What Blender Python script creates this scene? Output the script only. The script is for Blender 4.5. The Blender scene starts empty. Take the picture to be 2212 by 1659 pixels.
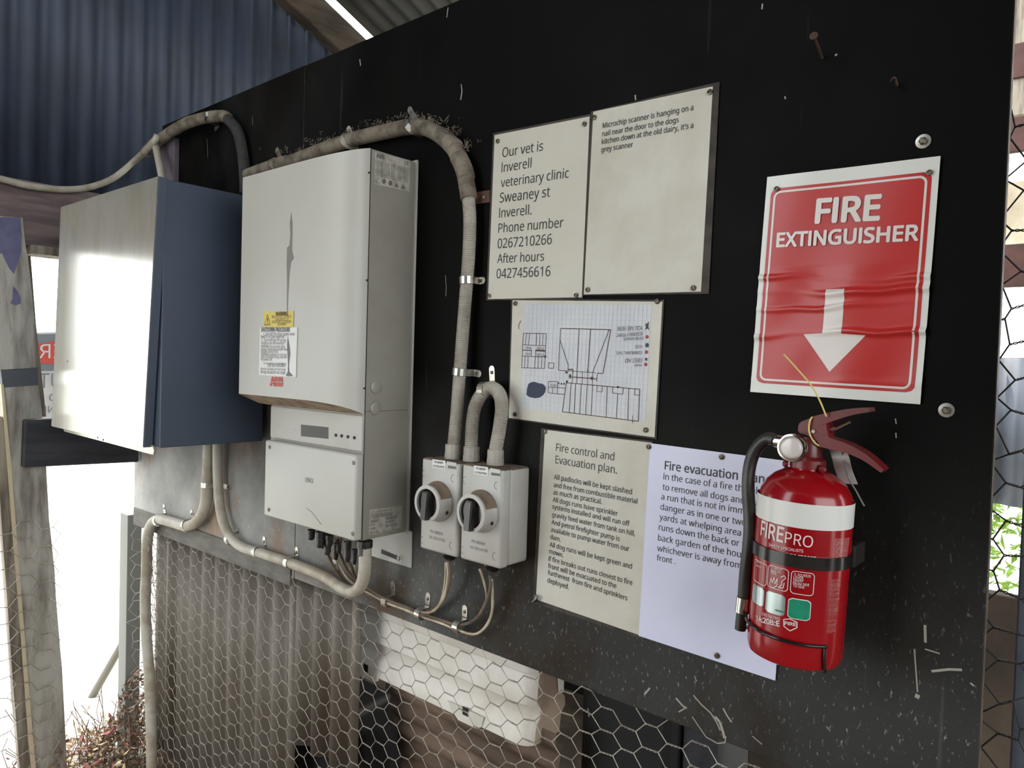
import bpy, bmesh, math, random
from mathutils import Vector, Matrix
random.seed(7)
S = bpy.context.scene
COL = S.collection
W, H = 2212, 1659
CZ = 1.32                      # eye height above the ground; "rel" heights below are measured from the eye
FPX = 1572.3
# ------------------------------------------------------------------ camera
YAW, PITCH, ROLL = 0.7079005, -0.0281553, 0.0291932
f_ = Vector((-math.sin(YAW)*math.cos(PITCH), math.cos(YAW)*math.cos(PITCH), math.sin(PITCH)))
r0 = Vector((math.cos(YAW), math.sin(YAW), 0)); u0 = r0.cross(f_)
CR = math.cos(ROLL)*r0 + math.sin(ROLL)*u0; CU = -math.sin(ROLL)*r0 + math.cos(ROLL)*u0
CO = Vector((0, -0.98898, CZ))
cam = bpy.data.cameras.new('camera'); cam.sensor_width = 36; cam.lens = FPX/W*36; cam.clip_start = .02; cam.clip_end = 200
co = bpy.data.objects.new('camera', cam); COL.objects.link(co)
M = Matrix((CR, CU, -f_)).transposed().to_4x4(); M.translation = CO; co.matrix_world = M
S.camera = co
# ------------------------------------------------------------------ world, sun, exposure
wd = bpy.data.worlds.new('sky'); S.world = wd; wd.use_nodes = True
bg = wd.node_tree.nodes['Background']; bg.inputs[0].default_value = (.93, .97, 1.0, 1); bg.inputs[1].default_value = 5.5
sl = bpy.data.lights.new('sun', 'SUN'); sl.energy = 5; sl.angle = .01; sl.color = (1, .95, .86)
so = bpy.data.objects.new('sun', sl); COL.objects.link(so); so.location = (-6, -2, 8)
so.rotation_euler = Vector((.42, -.30, -1)).to_track_quat('-Z', 'Y').to_euler()
S.view_settings.view_transform = 'Standard'; S.view_settings.look = 'None'
S.view_settings.gamma = 1; S.view_settings.use_curve_mapping = False; S.view_settings.exposure = 0.0

# ------------------------------------------------------------------ helpers
def ray(px, py): return f_ + CR*((px-W/2)/FPX) - CU*((py-H/2)/FPX)
def at(px, py, d=0.0):           # the point of the plane d metres in front of the board seen at a pixel of the photograph
    r = ray(px, py); return CO + r*((-d-CO.y)/r.y)
def atx(px, py, X):
    r = ray(px, py); return CO + r*((X-CO.x)/r.x)
def zr(z): return z+CZ
NY = Vector((0, -1, 0)); NX = Vector((1, 0, 0))

def srgb(c):
    return tuple(((v/255)/12.92 if v/255 <= .04045 else ((v/255+.055)/1.055)**2.4) for v in c)+(1,)
def mat(name, rgb, rough=.6, metal=0.0, spec=.5, var=0.0, vs=20.0, rgb2=None, bump=0.0, bs=60.0, coat=0.0, stretch=(1,1,1), trans=0, alpha=1, thr=(.42,.62), detail=6):
    m = bpy.data.materials.new(name); m.use_nodes = True; nt = m.node_tree; N = nt.nodes; L = nt.links
    p = N['Principled BSDF']; p.inputs['Roughness'].default_value = rough; p.inputs['Metallic'].default_value = metal
    p.inputs['Specular IOR Level'].default_value = spec; p.inputs['Coat Weight'].default_value = coat; p.inputs['Coat Roughness'].default_value = .12
    if trans: p.inputs['Transmission Weight'].default_value = trans
    c1 = srgb(rgb)
    p.inputs['Base Color'].default_value = c1
    if var or rgb2 or bump:
        tc = N.new('ShaderNodeTexCoord'); mp = N.new('ShaderNodeMapping'); mp.inputs['Scale'].default_value = stretch
        L.new(tc.outputs['Object'], mp.inputs[0])
    if rgb2:
        n = N.new('ShaderNodeTexNoise'); n.inputs['Scale'].default_value = vs; n.inputs['Detail'].default_value = detail; n.inputs['Roughness'].default_value = .6
        L.new(mp.outputs[0], n.inputs['Vector'])
        mr = N.new('ShaderNodeMapRange'); mr.inputs['From Min'].default_value = thr[0]; mr.inputs['From Max'].default_value = thr[1]
        L.new(n.outputs['Fac'], mr.inputs['Value'])
        mx = N.new('ShaderNodeMix'); mx.data_type = 'RGBA'; mx.inputs[6].default_value = c1; mx.inputs[7].default_value = srgb(rgb2)
        L.new(mr.outputs[0], mx.inputs[0]); L.new(mx.outputs[2], p.inputs['Base Color'])
    if bump:
        n2 = N.new('ShaderNodeTexNoise'); n2.inputs['Scale'].default_value = bs; n2.inputs['Detail'].default_value = 4
        L.new(mp.outputs[0], n2.inputs['Vector'])
        b = N.new('ShaderNodeBump'); b.inputs['Strength'].default_value = bump; b.inputs['Distance'].default_value = .002
        L.new(n2.outputs['Fac'], b.inputs['Height']); L.new(b.outputs[0], p.inputs['Normal'])
    return m

def tag(o, label=None, cat=None, group=None, kind=None):
    if label: o['label'] = label
    if cat: o['category'] = cat
    if group: o['group'] = group
    if kind: o['kind'] = kind
    return o
def thing(name, loc, label, cat, group=None):
    o = bpy.data.objects.new(name, None); COL.objects.link(o); o.location = loc; o.empty_display_size = .02
    return tag(o, label, cat, group)
def wpos(o):
    v = Vector(o.location)
    while o.parent: o = o.parent; v += Vector(o.location)
    return v
def obj(name, bm, m, parent=None, smooth=False, label=None, recalc=True):
    if isinstance(bm, tuple):
        me = bpy.data.meshes.new(name); me.from_pydata(bm[0], [], bm[1])
        off = wpos(parent) if parent else Vector()
        if parent: me.transform(Matrix.Translation(-off))
        if smooth: me.polygons.foreach_set('use_smooth', [True]*len(me.polygons))
    else:
        if recalc: bmesh.ops.recalc_face_normals(bm, faces=bm.faces)
        if parent: bmesh.ops.translate(bm, verts=bm.verts, vec=-wpos(parent))
        if smooth:
            for fc in bm.faces: fc.smooth = True
        me = bpy.data.meshes.new(name); bm.to_mesh(me); bm.free()
    if smooth == 'auto':
        me.set_sharp_from_angle(angle=.7)
    for mm in (m if isinstance(m, (list, tuple)) else [m]): me.materials.append(mm)
    o = bpy.data.objects.new(name, me); COL.objects.link(o)
    if parent: o.parent = parent
    if label: o['label'] = label
    return o
B = bmesh.new
def box(bm, x0, x1, y0, y1, z0, z1, bev=0, seg=2, mi=0):
    vs = [bm.verts.new((x, y, z)) for z in (z0, z1) for x, y in ((x0,y0),(x1,y0),(x1,y1),(x0,y1))]
    fs = [bm.faces.new([vs[i] for i in q]) for q in ((3,2,1,0),(4,5,6,7),(0,1,5,4),(1,2,6,5),(2,3,7,6),(3,0,4,7))]
    for q in fs: q.material_index = mi
    if bev:
        es = list({e for q in fs for e in q.edges})
        bmesh.ops.bevel(bm, geom=es, offset=bev, segments=seg, affect='EDGES', profile=.5)
    return bm
def prism(bm, pts, dv, bev=0):   # a polygon of world points given thickness along vector dv
    a = [bm.verts.new(p) for p in pts]; b = [bm.verts.new(Vector(p)+Vector(dv)) for p in pts]; n = len(a)
    fs = [bm.faces.new(a), bm.faces.new(b[::-1])]
    for i in range(n): fs.append(bm.faces.new((a[i], b[i], b[(i+1) % n], a[(i+1) % n])))
    if bev:
        bmesh.ops.bevel(bm, geom=list({e for q in fs for e in q.edges}), offset=bev, segments=2, affect='EDGES')
    return bm
def catmull(P, n=8):
    P = [Vector(p) for p in P]; out = []
    Q = [P[0]*2-P[1]]+P+[P[-1]*2-P[-2]]
    for i in range(1, len(Q)-2):
        a, b, c, d = Q[i-1:i+3]
        for k in range(n):
            t = k/n
            out.append(.5*((2*b)+(c-a)*t+(2*a-5*b+4*c-d)*t*t+(3*b-a-3*c+d)*t**3))
    out.append(P[-1]); return out
def resample(P, step):
    out = [P[0].copy()]; acc = 0
    for a, b in zip(P, P[1:]):
        L = (b-a).length
        if L == 0: continue
        t = step-acc
        while t <= L:
            out.append(a+(b-a)*(t/L)); t += step
        acc = L-(t-step)
    if (out[-1]-P[-1]).length > step*.3: out.append(P[-1].copy())
    return out
def sweep(bm, P, r, seg=12, rf=None, caps=True, mi=0):
    n0 = None; rings = []
    for i, p in enumerate(P):
        t = (P[min(i+1, len(P)-1)]-P[max(i-1, 0)]).normalized()
        if n0 is None:
            n0 = t.cross(Vector((0,0,1)) if abs(t.z) < .9 else Vector((1,0,0))).normalized()
        n0 = (n0-t*n0.dot(t)).normalized(); b0 = t.cross(n0)
        rr = rf(i) if rf else r
        rings.append([bm.verts.new(p+n0*(rr*math.cos(2*math.pi*k/seg))+b0*(rr*math.sin(2*math.pi*k/seg))) for k in range(seg)])
    for A, C in zip(rings, rings[1:]):
        for k in range(seg):
            q = bm.faces.new((A[k], A[(k+1) % seg], C[(k+1) % seg], C[k])); q.material_index = mi
    if caps: bm.faces.new(rings[0][::-1]); bm.faces.new(rings[-1])
    return bm
def lathe(bm, prof, C, ax, seg=24, caps=True):     # prof: (radius, distance along ax)
    ax = Vector(ax).normalized(); n = ax.cross(Vector((0,0,1)) if abs(ax.z) < .9 else Vector((1,0,0))).normalized(); b = ax.cross(n)
    rings = []
    for r, h in prof:
        rings.append([bm.verts.new(Vector(C)+ax*h+n*(r*math.cos(2*math.pi*k/seg))+b*(r*math.sin(2*math.pi*k/seg))) for k in range(seg)])
    for A, D in zip(rings, rings[1:]):
        for k in range(seg): bm.faces.new((A[k], A[(k+1) % seg], D[(k+1) % seg], D[k]))
    if caps: bm.faces.new(rings[0][::-1]); bm.faces.new(rings[-1])
    return bm
def strip(bm, P, wd, w, th, upn=None):   # a flat band of width w (along wd) following polyline P
    wd = Vector(wd).normalized(); R = []
    for i, p in enumerate(P):
        t = (P[min(i+1, len(P)-1)]-P[max(i-1, 0)]).normalized(); n = t.cross(wd).normalized()
        R.append([bm.verts.new(p+wd*a+n*b) for a, b in ((-w/2,-th/2),(w/2,-th/2),(w/2,th/2),(-w/2,th/2))])
    for A, C in zip(R, R[1:]):
        for k in range(4): bm.faces.new((A[k], A[(k+1) % 4], C[(k+1) % 4], C[k]))
    bm.faces.new(R[0][::-1]); bm.faces.new(R[-1]); return bm
def ppath(L, d=None): return [at(*p) if len(p) == 3 else at(p[0], p[1], d) for p in L]
def seg2(bm, a, b, w, n):   # a drawn line: thin flat quad from a to b
    t = (b-a).normalized(); s = n.cross(t).normalized()*(w/2)
    bm.faces.new([bm.verts.new(v) for v in (a-s, b-s, b+s, a+s)])
def quad(bm, *P): bm.faces.new([bm.verts.new(p) for p in P])

# ---- lettering
try:
    import os
    _p = os.path.join(bpy.utils.resource_path('LOCAL'), 'datafiles', 'fonts', 'NotoSansHebrew-Regular.woff2')
    FONT = bpy.data.fonts.load(_p)
except Exception:
    FONT = None
_tc = {}
from mathutils.geometry import tessellate_polygon
def split_loop(V, L, dep=0):    # a contour that crosses itself becomes several simple ones
    n = len(L)
    if n > 3 and dep < 12:
        for i in range(n):
            x1, y1 = V[L[i]][:2]; x2, y2 = V[L[(i+1) % n]][:2]
            for j in range(i+2, n):
                if i == 0 and j == n-1: continue
                x3, y3 = V[L[j]][:2]; x4, y4 = V[L[(j+1) % n]][:2]
                dn = (x2-x1)*(y4-y3)-(y2-y1)*(x4-x3)
                if abs(dn) < 1e-9: continue
                t = ((x3-x1)*(y4-y3)-(y3-y1)*(x4-x3))/dn; u = ((x3-x1)*(y2-y1)-(y3-y1)*(x2-x1))/dn
                if 1e-5 < t < 1-1e-5 and 1e-5 < u < 1-1e-5:
                    X_ = (x1+t*(x2-x1), y1+t*(y2-y1), 0); a = len(V); V += [X_, X_]
                    return split_loop(V, [a]+L[i+1:j+1], dep+1)+split_loop(V, L[:i+1]+[a+1]+L[j+1:], dep+1)
    return [L] if n > 2 else []
def fill_loops(V, E_):          # fill every outer contour with its own holes, so that overlapping strokes simply overlap
    nb = {}
    for a, b in E_: nb.setdefault(a, []).append(b); nb.setdefault(b, []).append(a)
    seen = set(); Ls = []
    for st in nb:
        if st in seen: continue
        L = [st]; seen.add(st); cur = st
        while True:
            nx_ = [q for q in nb[cur] if q not in seen]
            if not nx_: break
            # keep the direction in which the curve was written
            cur = (cur+1) if (cur+1) in nx_ else nx_[0]; seen.add(cur); L.append(cur)
        if len(L) > 2: Ls += split_loop(V, L)
    ar = lambda L: sum(V[L[i-1]][0]*V[L[i]][1]-V[L[i]][0]*V[L[i-1]][1] for i in range(len(L)))/2
    A = [ar(L) for L in Ls]
    if not A: return []
    sg_ = 1 if max(A, key=abs) > 0 else -1
    def inside(p, L):
        c = False
        for i in range(len(L)):
            (x1, y1), (x2, y2) = V[L[i-1]][:2], V[L[i]][:2]
            if (y1 > p[1]) != (y2 > p[1]) and p[0] < (x2-x1)*(p[1]-y1)/(y2-y1)+x1: c = not c
        return c
    outs = [i for i in range(len(Ls)) if A[i]*sg_ > 0]; holes = {i: [] for i in outs}
    for i in range(len(Ls)):
        if i in holes: continue
        cand = [o for o in outs if inside(V[Ls[i][0]], Ls[o])]
        if cand: holes[min(cand, key=lambda o: abs(A[o]))].append(i)
    F = []
    for n_, (o, hs) in enumerate(holes.items()):      # neighbours lie on slightly different layers
        for k in Ls[o]: V[k] = (V[k][0], V[k][1], n_ % 4)
        for h in hs:
            for k in Ls[h]: V[k] = (V[k][0], V[k][1], n_ % 4)
        ids = list(Ls[o]); polys = [[Vector((*V[k][:2], 0)) for k in Ls[o]]]
        for h in hs: ids += Ls[h]; polys.append([Vector((*V[k][:2], 0)) for k in Ls[h]])
        F += [tuple(ids[k] for k in t) for t in tessellate_polygon(polys)]
    return F
def tmesh(s, bold):
    k = (s, bold)
    if k not in _tc:
        c = bpy.data.curves.new('t', 'FONT'); c.body = s.replace('I', 'l'); c.size = 1; c.resolution_u = 3; c.offset = bold
        if FONT: c.font = FONT
        c.fill_mode = 'NONE'
        o = bpy.data.objects.new('t', c); COL.objects.link(o)
        dg = bpy.context.evaluated_depsgraph_get(); me = o.evaluated_get(dg).to_mesh()
        V = [(v.co.x, v.co.y, 0) for v in me.vertices]; F = fill_loops(V, [tuple(e.vertices) for e in me.edges])
        if 'I' in s and s.upper() == s:
            cap = max(v[1] for v in tmesh('E', 0)[0]); V = [(x, min(y, cap), l) for x, y, l in V]
        o.evaluated_get(dg).to_mesh_clear(); bpy.data.objects.remove(o); bpy.data.curves.remove(c)
        _tc[k] = (V, F)
    return _tc[k]
def text(bm, s, P0, P1, n=NY, bold=0.0, k=1.05, ref=None, mapf=None, off=0.0, mi=0, shear=0, sh=(0, 0)):
    if bold > .008:          # heavier strokes: the glyphs drawn several times, slightly shifted
        for q in range(6): text(bm, s, P0, P1, n, 0.0, k, ref, mapf, off+.00001*q, mi, shear, (bold*math.cos(q*math.pi/3), bold*math.sin(q*math.pi/3)))
        return
    V, F = tmesh(s, bold); RV = tmesh(ref, bold)[0] if ref else V
    if sh != (0, 0): V = [(x+sh[0], y+sh[1], l) for x, y, l in V]; RV = V if not ref else RV
    x0 = min(v[0] for v in V)-sh[0]; x1 = max(v[0] for v in RV)-(0 if ref else sh[0])
    if mapf is None: D = P1-P0
    sc = ((P1-P0).length)/(x1-x0)
    if mapf is None:
        t = D.normalized(); up = Vector(n).cross(t).normalized(); o = Vector(n)*off
        vs = [bm.verts.new(P0+t*((x-x0)*sc)+up*(y*sc*k)+o+Vector(n)*(l*.00006)) for x, y, l in V]
    else:                     # P0, P1 are 2D (arc length, height)
        t = (P1-P0).normalized(); up = Vector((-t.y, t.x))
        vs = [bm.verts.new(mapf(P0+t*((x-x0)*sc)+up*(y*sc*k), .0005+off+l*.00006)) for x, y, l in V]
    for q in F:
        try: fc = bm.faces.new([vs[i] for i in q]); fc.material_index = mi
        except ValueError: pass

# ------------------------------------------------------------------ materials
def board_mat():
    m = bpy.data.materials.new('black_formply'); m.use_nodes = True; nt = m.node_tree; N = nt.nodes; L = nt.links
    p = N['Principled BSDF']; tc = N.new('ShaderNodeTexCoord'); sx = N.new('ShaderNodeSeparateXYZ'); L.new(tc.outputs['Object'], sx.inputs[0])
    def mr(src, a, b, c=0, d=1):
        n = N.new('ShaderNodeMapRange'); n.inputs[1].default_value = a; n.inputs[2].default_value = b; n.inputs[3].default_value = c; n.inputs[4].default_value = d
        L.new(src, n.inputs[0]); return n.outputs[0]
    def noise(sc, st, det=5, ro=.6):
        mp = N.new('ShaderNodeMapping'); mp.inputs['Scale'].default_value = st; L.new(tc.outputs['Object'], mp.inputs[0])
        n = N.new('ShaderNodeTexNoise'); n.inputs['Scale'].default_value = sc; n.inputs['Detail'].default_value = det; n.inputs['Roughness'].default_value = ro
        L.new(mp.outputs[0], n.inputs['Vector']); return n.outputs['Fac']
    def mul(a, b, op='MULTIPLY'):
        n = N.new('ShaderNodeMath'); n.operation = op
        for i, v in enumerate((a, b)):
            if isinstance(v, (int, float)): n.inputs[i].default_value = v
            else: L.new(v, n.inputs[i])
        return n.outputs[0]
    low = mr(sx.outputs['Z'], CZ-.02, CZ-.42)           # grime thickest along the foot of the sheet
    left = mr(sx.outputs['X'], -.9, -1.9)
    # broad dust
    dust = mul(mul(low, mr(noise(3.5, (1,1,1)), .3, .7, .35, 1)), mul(mul(left, .85), .05, 'ADD'))
    dust = mul(dust, mul(left, mr(noise(2.2, (1,1,.6)), .45, .8, 0, .05)), 'ADD')
    # flecks
    fl = mul(mr(noise(170, (1,1,.38), 3, .75), .60, .70), mul(mul(low, low), .42))
    fl2 = mul(mr(noise(60, (1,.9,.42), 6, .8), .64, .72), mul(low, .20))
    dustb = mul(mul(low, low), .045)
    st = mr(noise(16, (2.2,1,.12), 3), .69, .76, 0, .05)    # vertical run marks
    tot = mul(mul(mul(mul(dust, fl, 'ADD'), fl2, 'ADD'), st, 'ADD'), dustb, 'ADD')
    mx = N.new('ShaderNodeMix'); mx.data_type = 'RGBA'; mx.inputs[6].default_value = (.0030,.0030,.0026,1); mx.inputs[7].default_value = (.50,.46,.40,1)
    m2 = N.new('ShaderNodeMix'); m2.data_type = 'RGBA'; m2.inputs[6].default_value = (.50,.49,.46,1); m2.inputs[7].default_value = (.40,.27,.18,1)
    L.new(mr(noise(4.5, (1,1,.7), 4), .50, .66), m2.inputs[0]); L.new(m2.outputs[2], mx.inputs[7])
    L.new(tot, mx.inputs[0]); L.new(mx.outputs[2], p.inputs['Base Color'])
    L.new(mr(noise(5, (1,1,1)), .3, .7, .42, .58), p.inputs['Roughness']); p.inputs['Specular IOR Level'].default_value = .05
    b = N.new('ShaderNodeBump'); b.inputs['Strength'].default_value = .15; b.inputs['Distance'].default_value = .001
    L.new(noise(140, (1,1,.5)), b.inputs['Height']); L.new(b.outputs[0], p.inputs['Normal'])
    return m
M_board = board_mat()
M_edge = mat('ply_edge', (92,76,60), .8, rgb2=(50,40,32), vs=60)
M_corr = mat('slate_corrugated', (62,72,92), .6, metal=.1, rgb2=(56,60,68), vs=5, bump=.15, bs=30, thr=(.3,.75))  # bluish tint paints in the sky's reflection on the iron
M_corr2 = mat('grey_corrugated', (118,112,102), .55, metal=.2, rgb2=(84,70,58), vs=4, stretch=(1,1,.35), bump=.1, thr=(.35,.7))
M_roof = mat('weathered_roof_sheet', (96,92,86), .65, metal=.1, rgb2=(62,60,58), vs=5, bump=.1, thr=(.3,.7))
M_wood = mat('grey_weathered_timber', (150,140,124), .85, rgb2=(96,86,74), vs=9, stretch=(3,3,.4), bump=.5, bs=50)
M_woodh = mat('brown_timber', (124,108,106), .85, rgb2=(92,78,80), vs=7, stretch=(3,.5,4), bump=.5, bs=40)
M_woodr = mat('rafter_timber', (84,72,60), .85, rgb2=(56,46,38), vs=8, stretch=(3,.5,3), bump=.5, bs=40)
M_rail = mat('dark_rail_timber', (52,52,56), .7, rgb2=(34,34,38), vs=8, stretch=(3,.6,5), bump=.3)
M_post = mat('peeling_post', (176,172,162), .85, rgb2=(120,112,102), vs=11, stretch=(2,2,.35), bump=.6, bs=45)
M_lilac = mat('lilac_paint', (98,96,130), .6, rgb2=(84,82,114), vs=20)
M_band = mat('slate_band', (70,74,80), .6)
M_inv = mat('inverter_paint', (184,183,177), .46, rgb2=(178,174,162), vs=3, spec=.5, thr=(.35,.7), bump=.04, bs=300)
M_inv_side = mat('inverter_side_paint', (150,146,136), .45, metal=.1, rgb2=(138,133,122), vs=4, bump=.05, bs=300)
M_under = mat('brown_underside', (156,134,112), .9, rgb2=(120,98,80), vs=25, bump=.4)  # browner and darker than the cover, set on its downward face
M_disp = mat('display_panel', (176,174,166), .5, rgb2=(166,162,152), vs=5)
M_lcd = mat('lcd_glass', (98,98,94), .15, coat=.6)
M_black = mat('black_plastic', (26,25,24), .38, rgb2=(44,40,36), vs=30)
M_blackg = mat('gloss_black_plastic', (18,17,17), .18, rgb2=(40,35,32), vs=25)
M_pvc = mat('grey_conduit', (164,158,147), .55, rgb2=(132,124,112), vs=14, bump=.2, bs=80)
M_pvcd = mat('dusty_conduit', (128,118,104), .9, rgb2=(84,74,64), vs=22, bump=.8, bs=120)
M_pvcl = mat('light_conduit', (176,170,156), .5, rgb2=(146,134,114), vs=12, bump=.15)
M_cable = mat('pale_cable', (196,184,160), .5, rgb2=(150,132,108), vs=18)
M_cabled = mat('dusty_brown_cable', (112,96,80), .7, rgb2=(72,60,50), vs=16)
M_metal = mat('zinc_clip', (205,203,196), .28, metal=.85, rgb2=(160,152,140), vs=40)
M_rust = mat('rusty_iron', (98,64,44), .8, rgb2=(58,40,32), vs=40, bump=.5)
M_screw = mat('screw_steel', (120,112,100), .45, metal=.7, rgb2=(66,54,44), vs=200)
M_paper = mat('laminated_paper', (198,194,181), .45, spec=.35, coat=.08, rgb2=(188,183,169), vs=6, thr=(.35,.75))
M_paper_c = mat('dusty_laminated_paper', (196,192,180), .45, spec=.35, coat=.08, rgb2=(180,173,158), vs=9, thr=(.4,.7))
M_paper_b = mat('fresh_laminated_paper', (206,206,226), .40, spec=.35, coat=.1, rgb2=(198,199,222), vs=5)
M_sign = mat('sign_white_paper', (206,205,198), .28, spec=.4, coat=.2)
M_lam = mat('grimy_laminate_edge', (70,62,55), .6, rgb2=(46,42,39), vs=25, spec=.25)
M_ink = mat('black_print', (14,14,16), .5)
M_ink2 = mat('grey_print', (96,93,90), .6)
M_ink3 = mat('brown_pen', (78,54,44), .7)
M_grid = mat('graph_paper', (190,192,194), .45, coat=.15, rgb2=(178,180,186), vs=8)
M_gridl = mat('faint_grid_ink', (166,168,178), .6)
M_dam = mat('blue_pen_blob', (30,42,66), .6)
M_reddot = mat('red_pen', (150,60,44), .6)
M_red = mat('sign_red', (172,42,40), .32, spec=.35, coat=.14)
M_pink = mat('sign_print_white', (206,196,190), .3, coat=.15)
M_ext = mat('extinguisher_red', (134,10,18), .2, spec=.4, coat=.3, rgb2=(146,12,20), vs=4)
M_extd = mat('dusty_red', (104,14,20), .4, rgb2=(84,34,28), vs=18, coat=.2)
M_band_w = mat('white_label_band', (205,204,198), .4, coat=.2)
M_green = mat('green_label', (30,130,98), .35, coat=.3, rgb2=(24,112,86), vs=60)
M_silver = mat('silver_label', (168,180,180), .2, metal=.6, coat=.3)
M_chrome = mat('chrome', (210,208,204), .12, metal=1)
M_gauge = mat('gauge_face', (196,186,180), .2, coat=.5)
M_hose = mat('black_hose', (34,31,29), .42, rgb2=(62,56,50), vs=20)
M_iso = mat('isolator_grey_plastic', (178,176,170), .42, rgb2=(162,156,147), vs=7, thr=(.4,.7))
M_isod = mat('dusty_isolator_top', (120,104,88), .9, rgb2=(84,68,56), vs=20, bump=.4)
M_yel = mat('yellow_label', (206,186,92), .5)
M_label = mat('white_label', (212,212,208), .4)
M_wire = mat('galvanised_wire', (176,170,158), .45, metal=.5, rgb2=(140,130,116), vs=40)
M_wired = mat('dark_wire', (50,46,44), .6, metal=.3)
M_lid = mat('box_lid_paint', (180,178,168), .2, metal=.45, spec=.6, rgb2=(165,158,140), vs=14, stretch=(1,1,.3), thr=(.42,.75), bump=.05, bs=40)
M_boxs = mat('slate_box_tone', (68,78,95), .5, rgb2=(60,70,84), vs=4)  # darker slate blue than the lid face, on body and lid edges
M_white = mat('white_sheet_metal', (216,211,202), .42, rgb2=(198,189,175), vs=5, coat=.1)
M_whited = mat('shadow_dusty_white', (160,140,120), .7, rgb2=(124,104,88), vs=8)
M_brown = mat('dusty_brown_sheet', (122,100,84), .75, rgb2=(84,68,56), vs=5, stretch=(1,1,3), bump=.2)
M_dark = mat('void_black', (9,9,9), .7)  # near-black for the void block and the trough's square holes
M_dirt = mat('dirt_floor', (112,98,82), .95, rgb2=(78,66,54), vs=6, bump=.6, bs=20)
M_ground = mat('pale_dry_ground', (192,192,188), .95, rgb2=(168,168,160), vs=1.5, bump=.4)
M_wallk = mat('unseen_wall_dark', (40,38,36), .9)
M_leaf = [mat('leaf_%s' % n, c, .7, rgb2=c2, vs=30) for n, c, c2 in (('brown',(122,96,74),(90,70,54)),('red',(150,84,78),(120,66,62)),('straw',(196,180,142),(160,142,110)),('green',(120,150,44),(84,118,30)))]
M_signback = mat('notice_white', (196,196,196), .5)
M_notred = mat('notice_red', (190,70,62), .5); M_notgrey = mat('notice_grey', (110,116,124), .5)

# ------------------------------------------------------------------ setting
bm = B(); box(bm, -40, 40, -40, 60, -.2, 0); tag(obj('floor', bm, M_ground), kind='structure')
bm = B(); box(bm, -2.4, 3, -3.3, 1.9, 0, .015); tag(obj('floor', bm, M_dirt), kind='structure')

def corr(bm, O, U, V, N, lu, lv, pitch=.076, amp=.0085, n=8, vs=1, ph=0.0, th=.0012, topf=None):
    """corrugated sheet: waves along U, ribs run along V, normal N"""
    k = int(round(lu/pitch*n)); A = []; C = []
    for i in range(k+1):
        s = lu*i/k; h = amp*math.cos(2*math.pi*(s+ph)/pitch)
        t = topf(s) if topf else lv
        for j in (0, 1):
            p = O+U*s+V*(t*j)+N*h
            A.append(bm.verts.new(p)); C.append(bm.verts.new(p-N*th))
    for i in range(k):
        a, b, c, d = 2*i, 2*i+1, 2*i+3, 2*i+2
        bm.faces.new((A[a], A[d], A[c], A[b])); bm.faces.new((C[a], C[b], C[c], C[d]))
        bm.faces.new((A[a], C[a], C[d], A[d])); bm.faces.new((A[b], A[c], C[c], C[b]))
    bm.faces.new((A[0], A[1], C[1], C[0])); bm.faces.new((A[-1], A[-2], C[-2], C[-1]))
    return bm
X = -2.47
SL = -.40
def roofz(y): return zr(1.43+SL*(y-.555))
# end wall: corrugated sheets above the door lintel
wl = tag(bpy.data.objects.new('wall_left', None), kind='structure'); COL.objects.link(wl); wl.location = (X, 0, 0)
ysplit = atx(298, 200, X).y
yy = ysplit-.76*4
while yy < 1.2:
    z0 = zr(.46)
    bm = B(); corr(bm, Vector((X-(.0 if int(round((yy-ysplit)/.76)) % 2 else .004), yy, z0)), Vector((0,1,0)), Vector((0,0,1)), Vector((1,0,0)), .775, 1, n=10, topf=lambda s, yy=yy: max(.1, roofz(yy+s)-.012-z0), amp=.0115)
    obj('corrugated_sheet', bm, M_corr, wl, smooth=True); yy += .76
# lower end wall behind the board, and the pier towards the photographer
bm = B(); corr(bm, Vector((X-.03, .12, 0)), Vector((0,1,0)), Vector((0,0,1)), Vector((1,0,0)), 1.22, zr(.46)); obj('corrugated_sheet', bm, M_corr2, wl, smooth=True)
bm = B(); corr(bm, Vector((X-.03, -1.55, 0)), Vector((0,1,0)), Vector((0,0,1)), Vector((1,0,0)), .76, zr(.46)); obj('corrugated_sheet', bm, M_corr2, wl, smooth=True)
bm = B(); box(bm, X-.02, X+.03, -3.3, .02, zr(.30), zr(.485), .004); obj('lintel_beam', bm, M_woodh, wl)
bm = B(); box(bm, X-.02, X+.03, .02, 1.4, zr(.34), zr(.485), .004); obj('lintel_beam', bm, M_woodh, wl)
bm = B(); box(bm, X-.03, X+.06, -.30, .0, zr(.275), zr(.300), .002); obj('door_head', bm, M_wood, wl)
# roof
ce = tag(bpy.data.objects.new('ceiling', None), kind='structure'); COL.objects.link(ce); ce.location = (0, 0, zr(1.6))
V = Vector((0, 1, SL)); V = V.normalized(); Nn = Vector((0, SL, -1)).normalized()
xx = -2.382
while xx < 3.2:
    y0, y1 = -3.6, 1.45
    bm = B(); corr(bm, Vector((xx, y0, roofz(y0)+(.004 if int(xx*10) % 2 else 0))), Vector((1,0,0)), V, Nn, .775, (y1-y0)/V.y, amp=.009)
    obj('roof_sheet', bm, M_roof, ce, smooth=True); xx += .76
bm = B()
a0, a1 = -3.4, 1.4
prism(bm, [Vector((X+.02, a0, roofz(a0)-.03)), Vector((X+.02, a1, roofz(a1)-.03)), Vector((X+.02, a1, roofz(a1)-.165)), Vector((X+.02, a0, roofz(a0)-.165))], (.055,0,0), .003)
obj('rafter', bm, M_woodr, ce)
bm = B()
for yb in (-2.6, -1.2):
    box(bm, X+.09, 3, yb, yb+.07, roofz(yb)-.14, roofz(yb)-.05)
obj('purlin', bm, M_woodr, ce)
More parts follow.
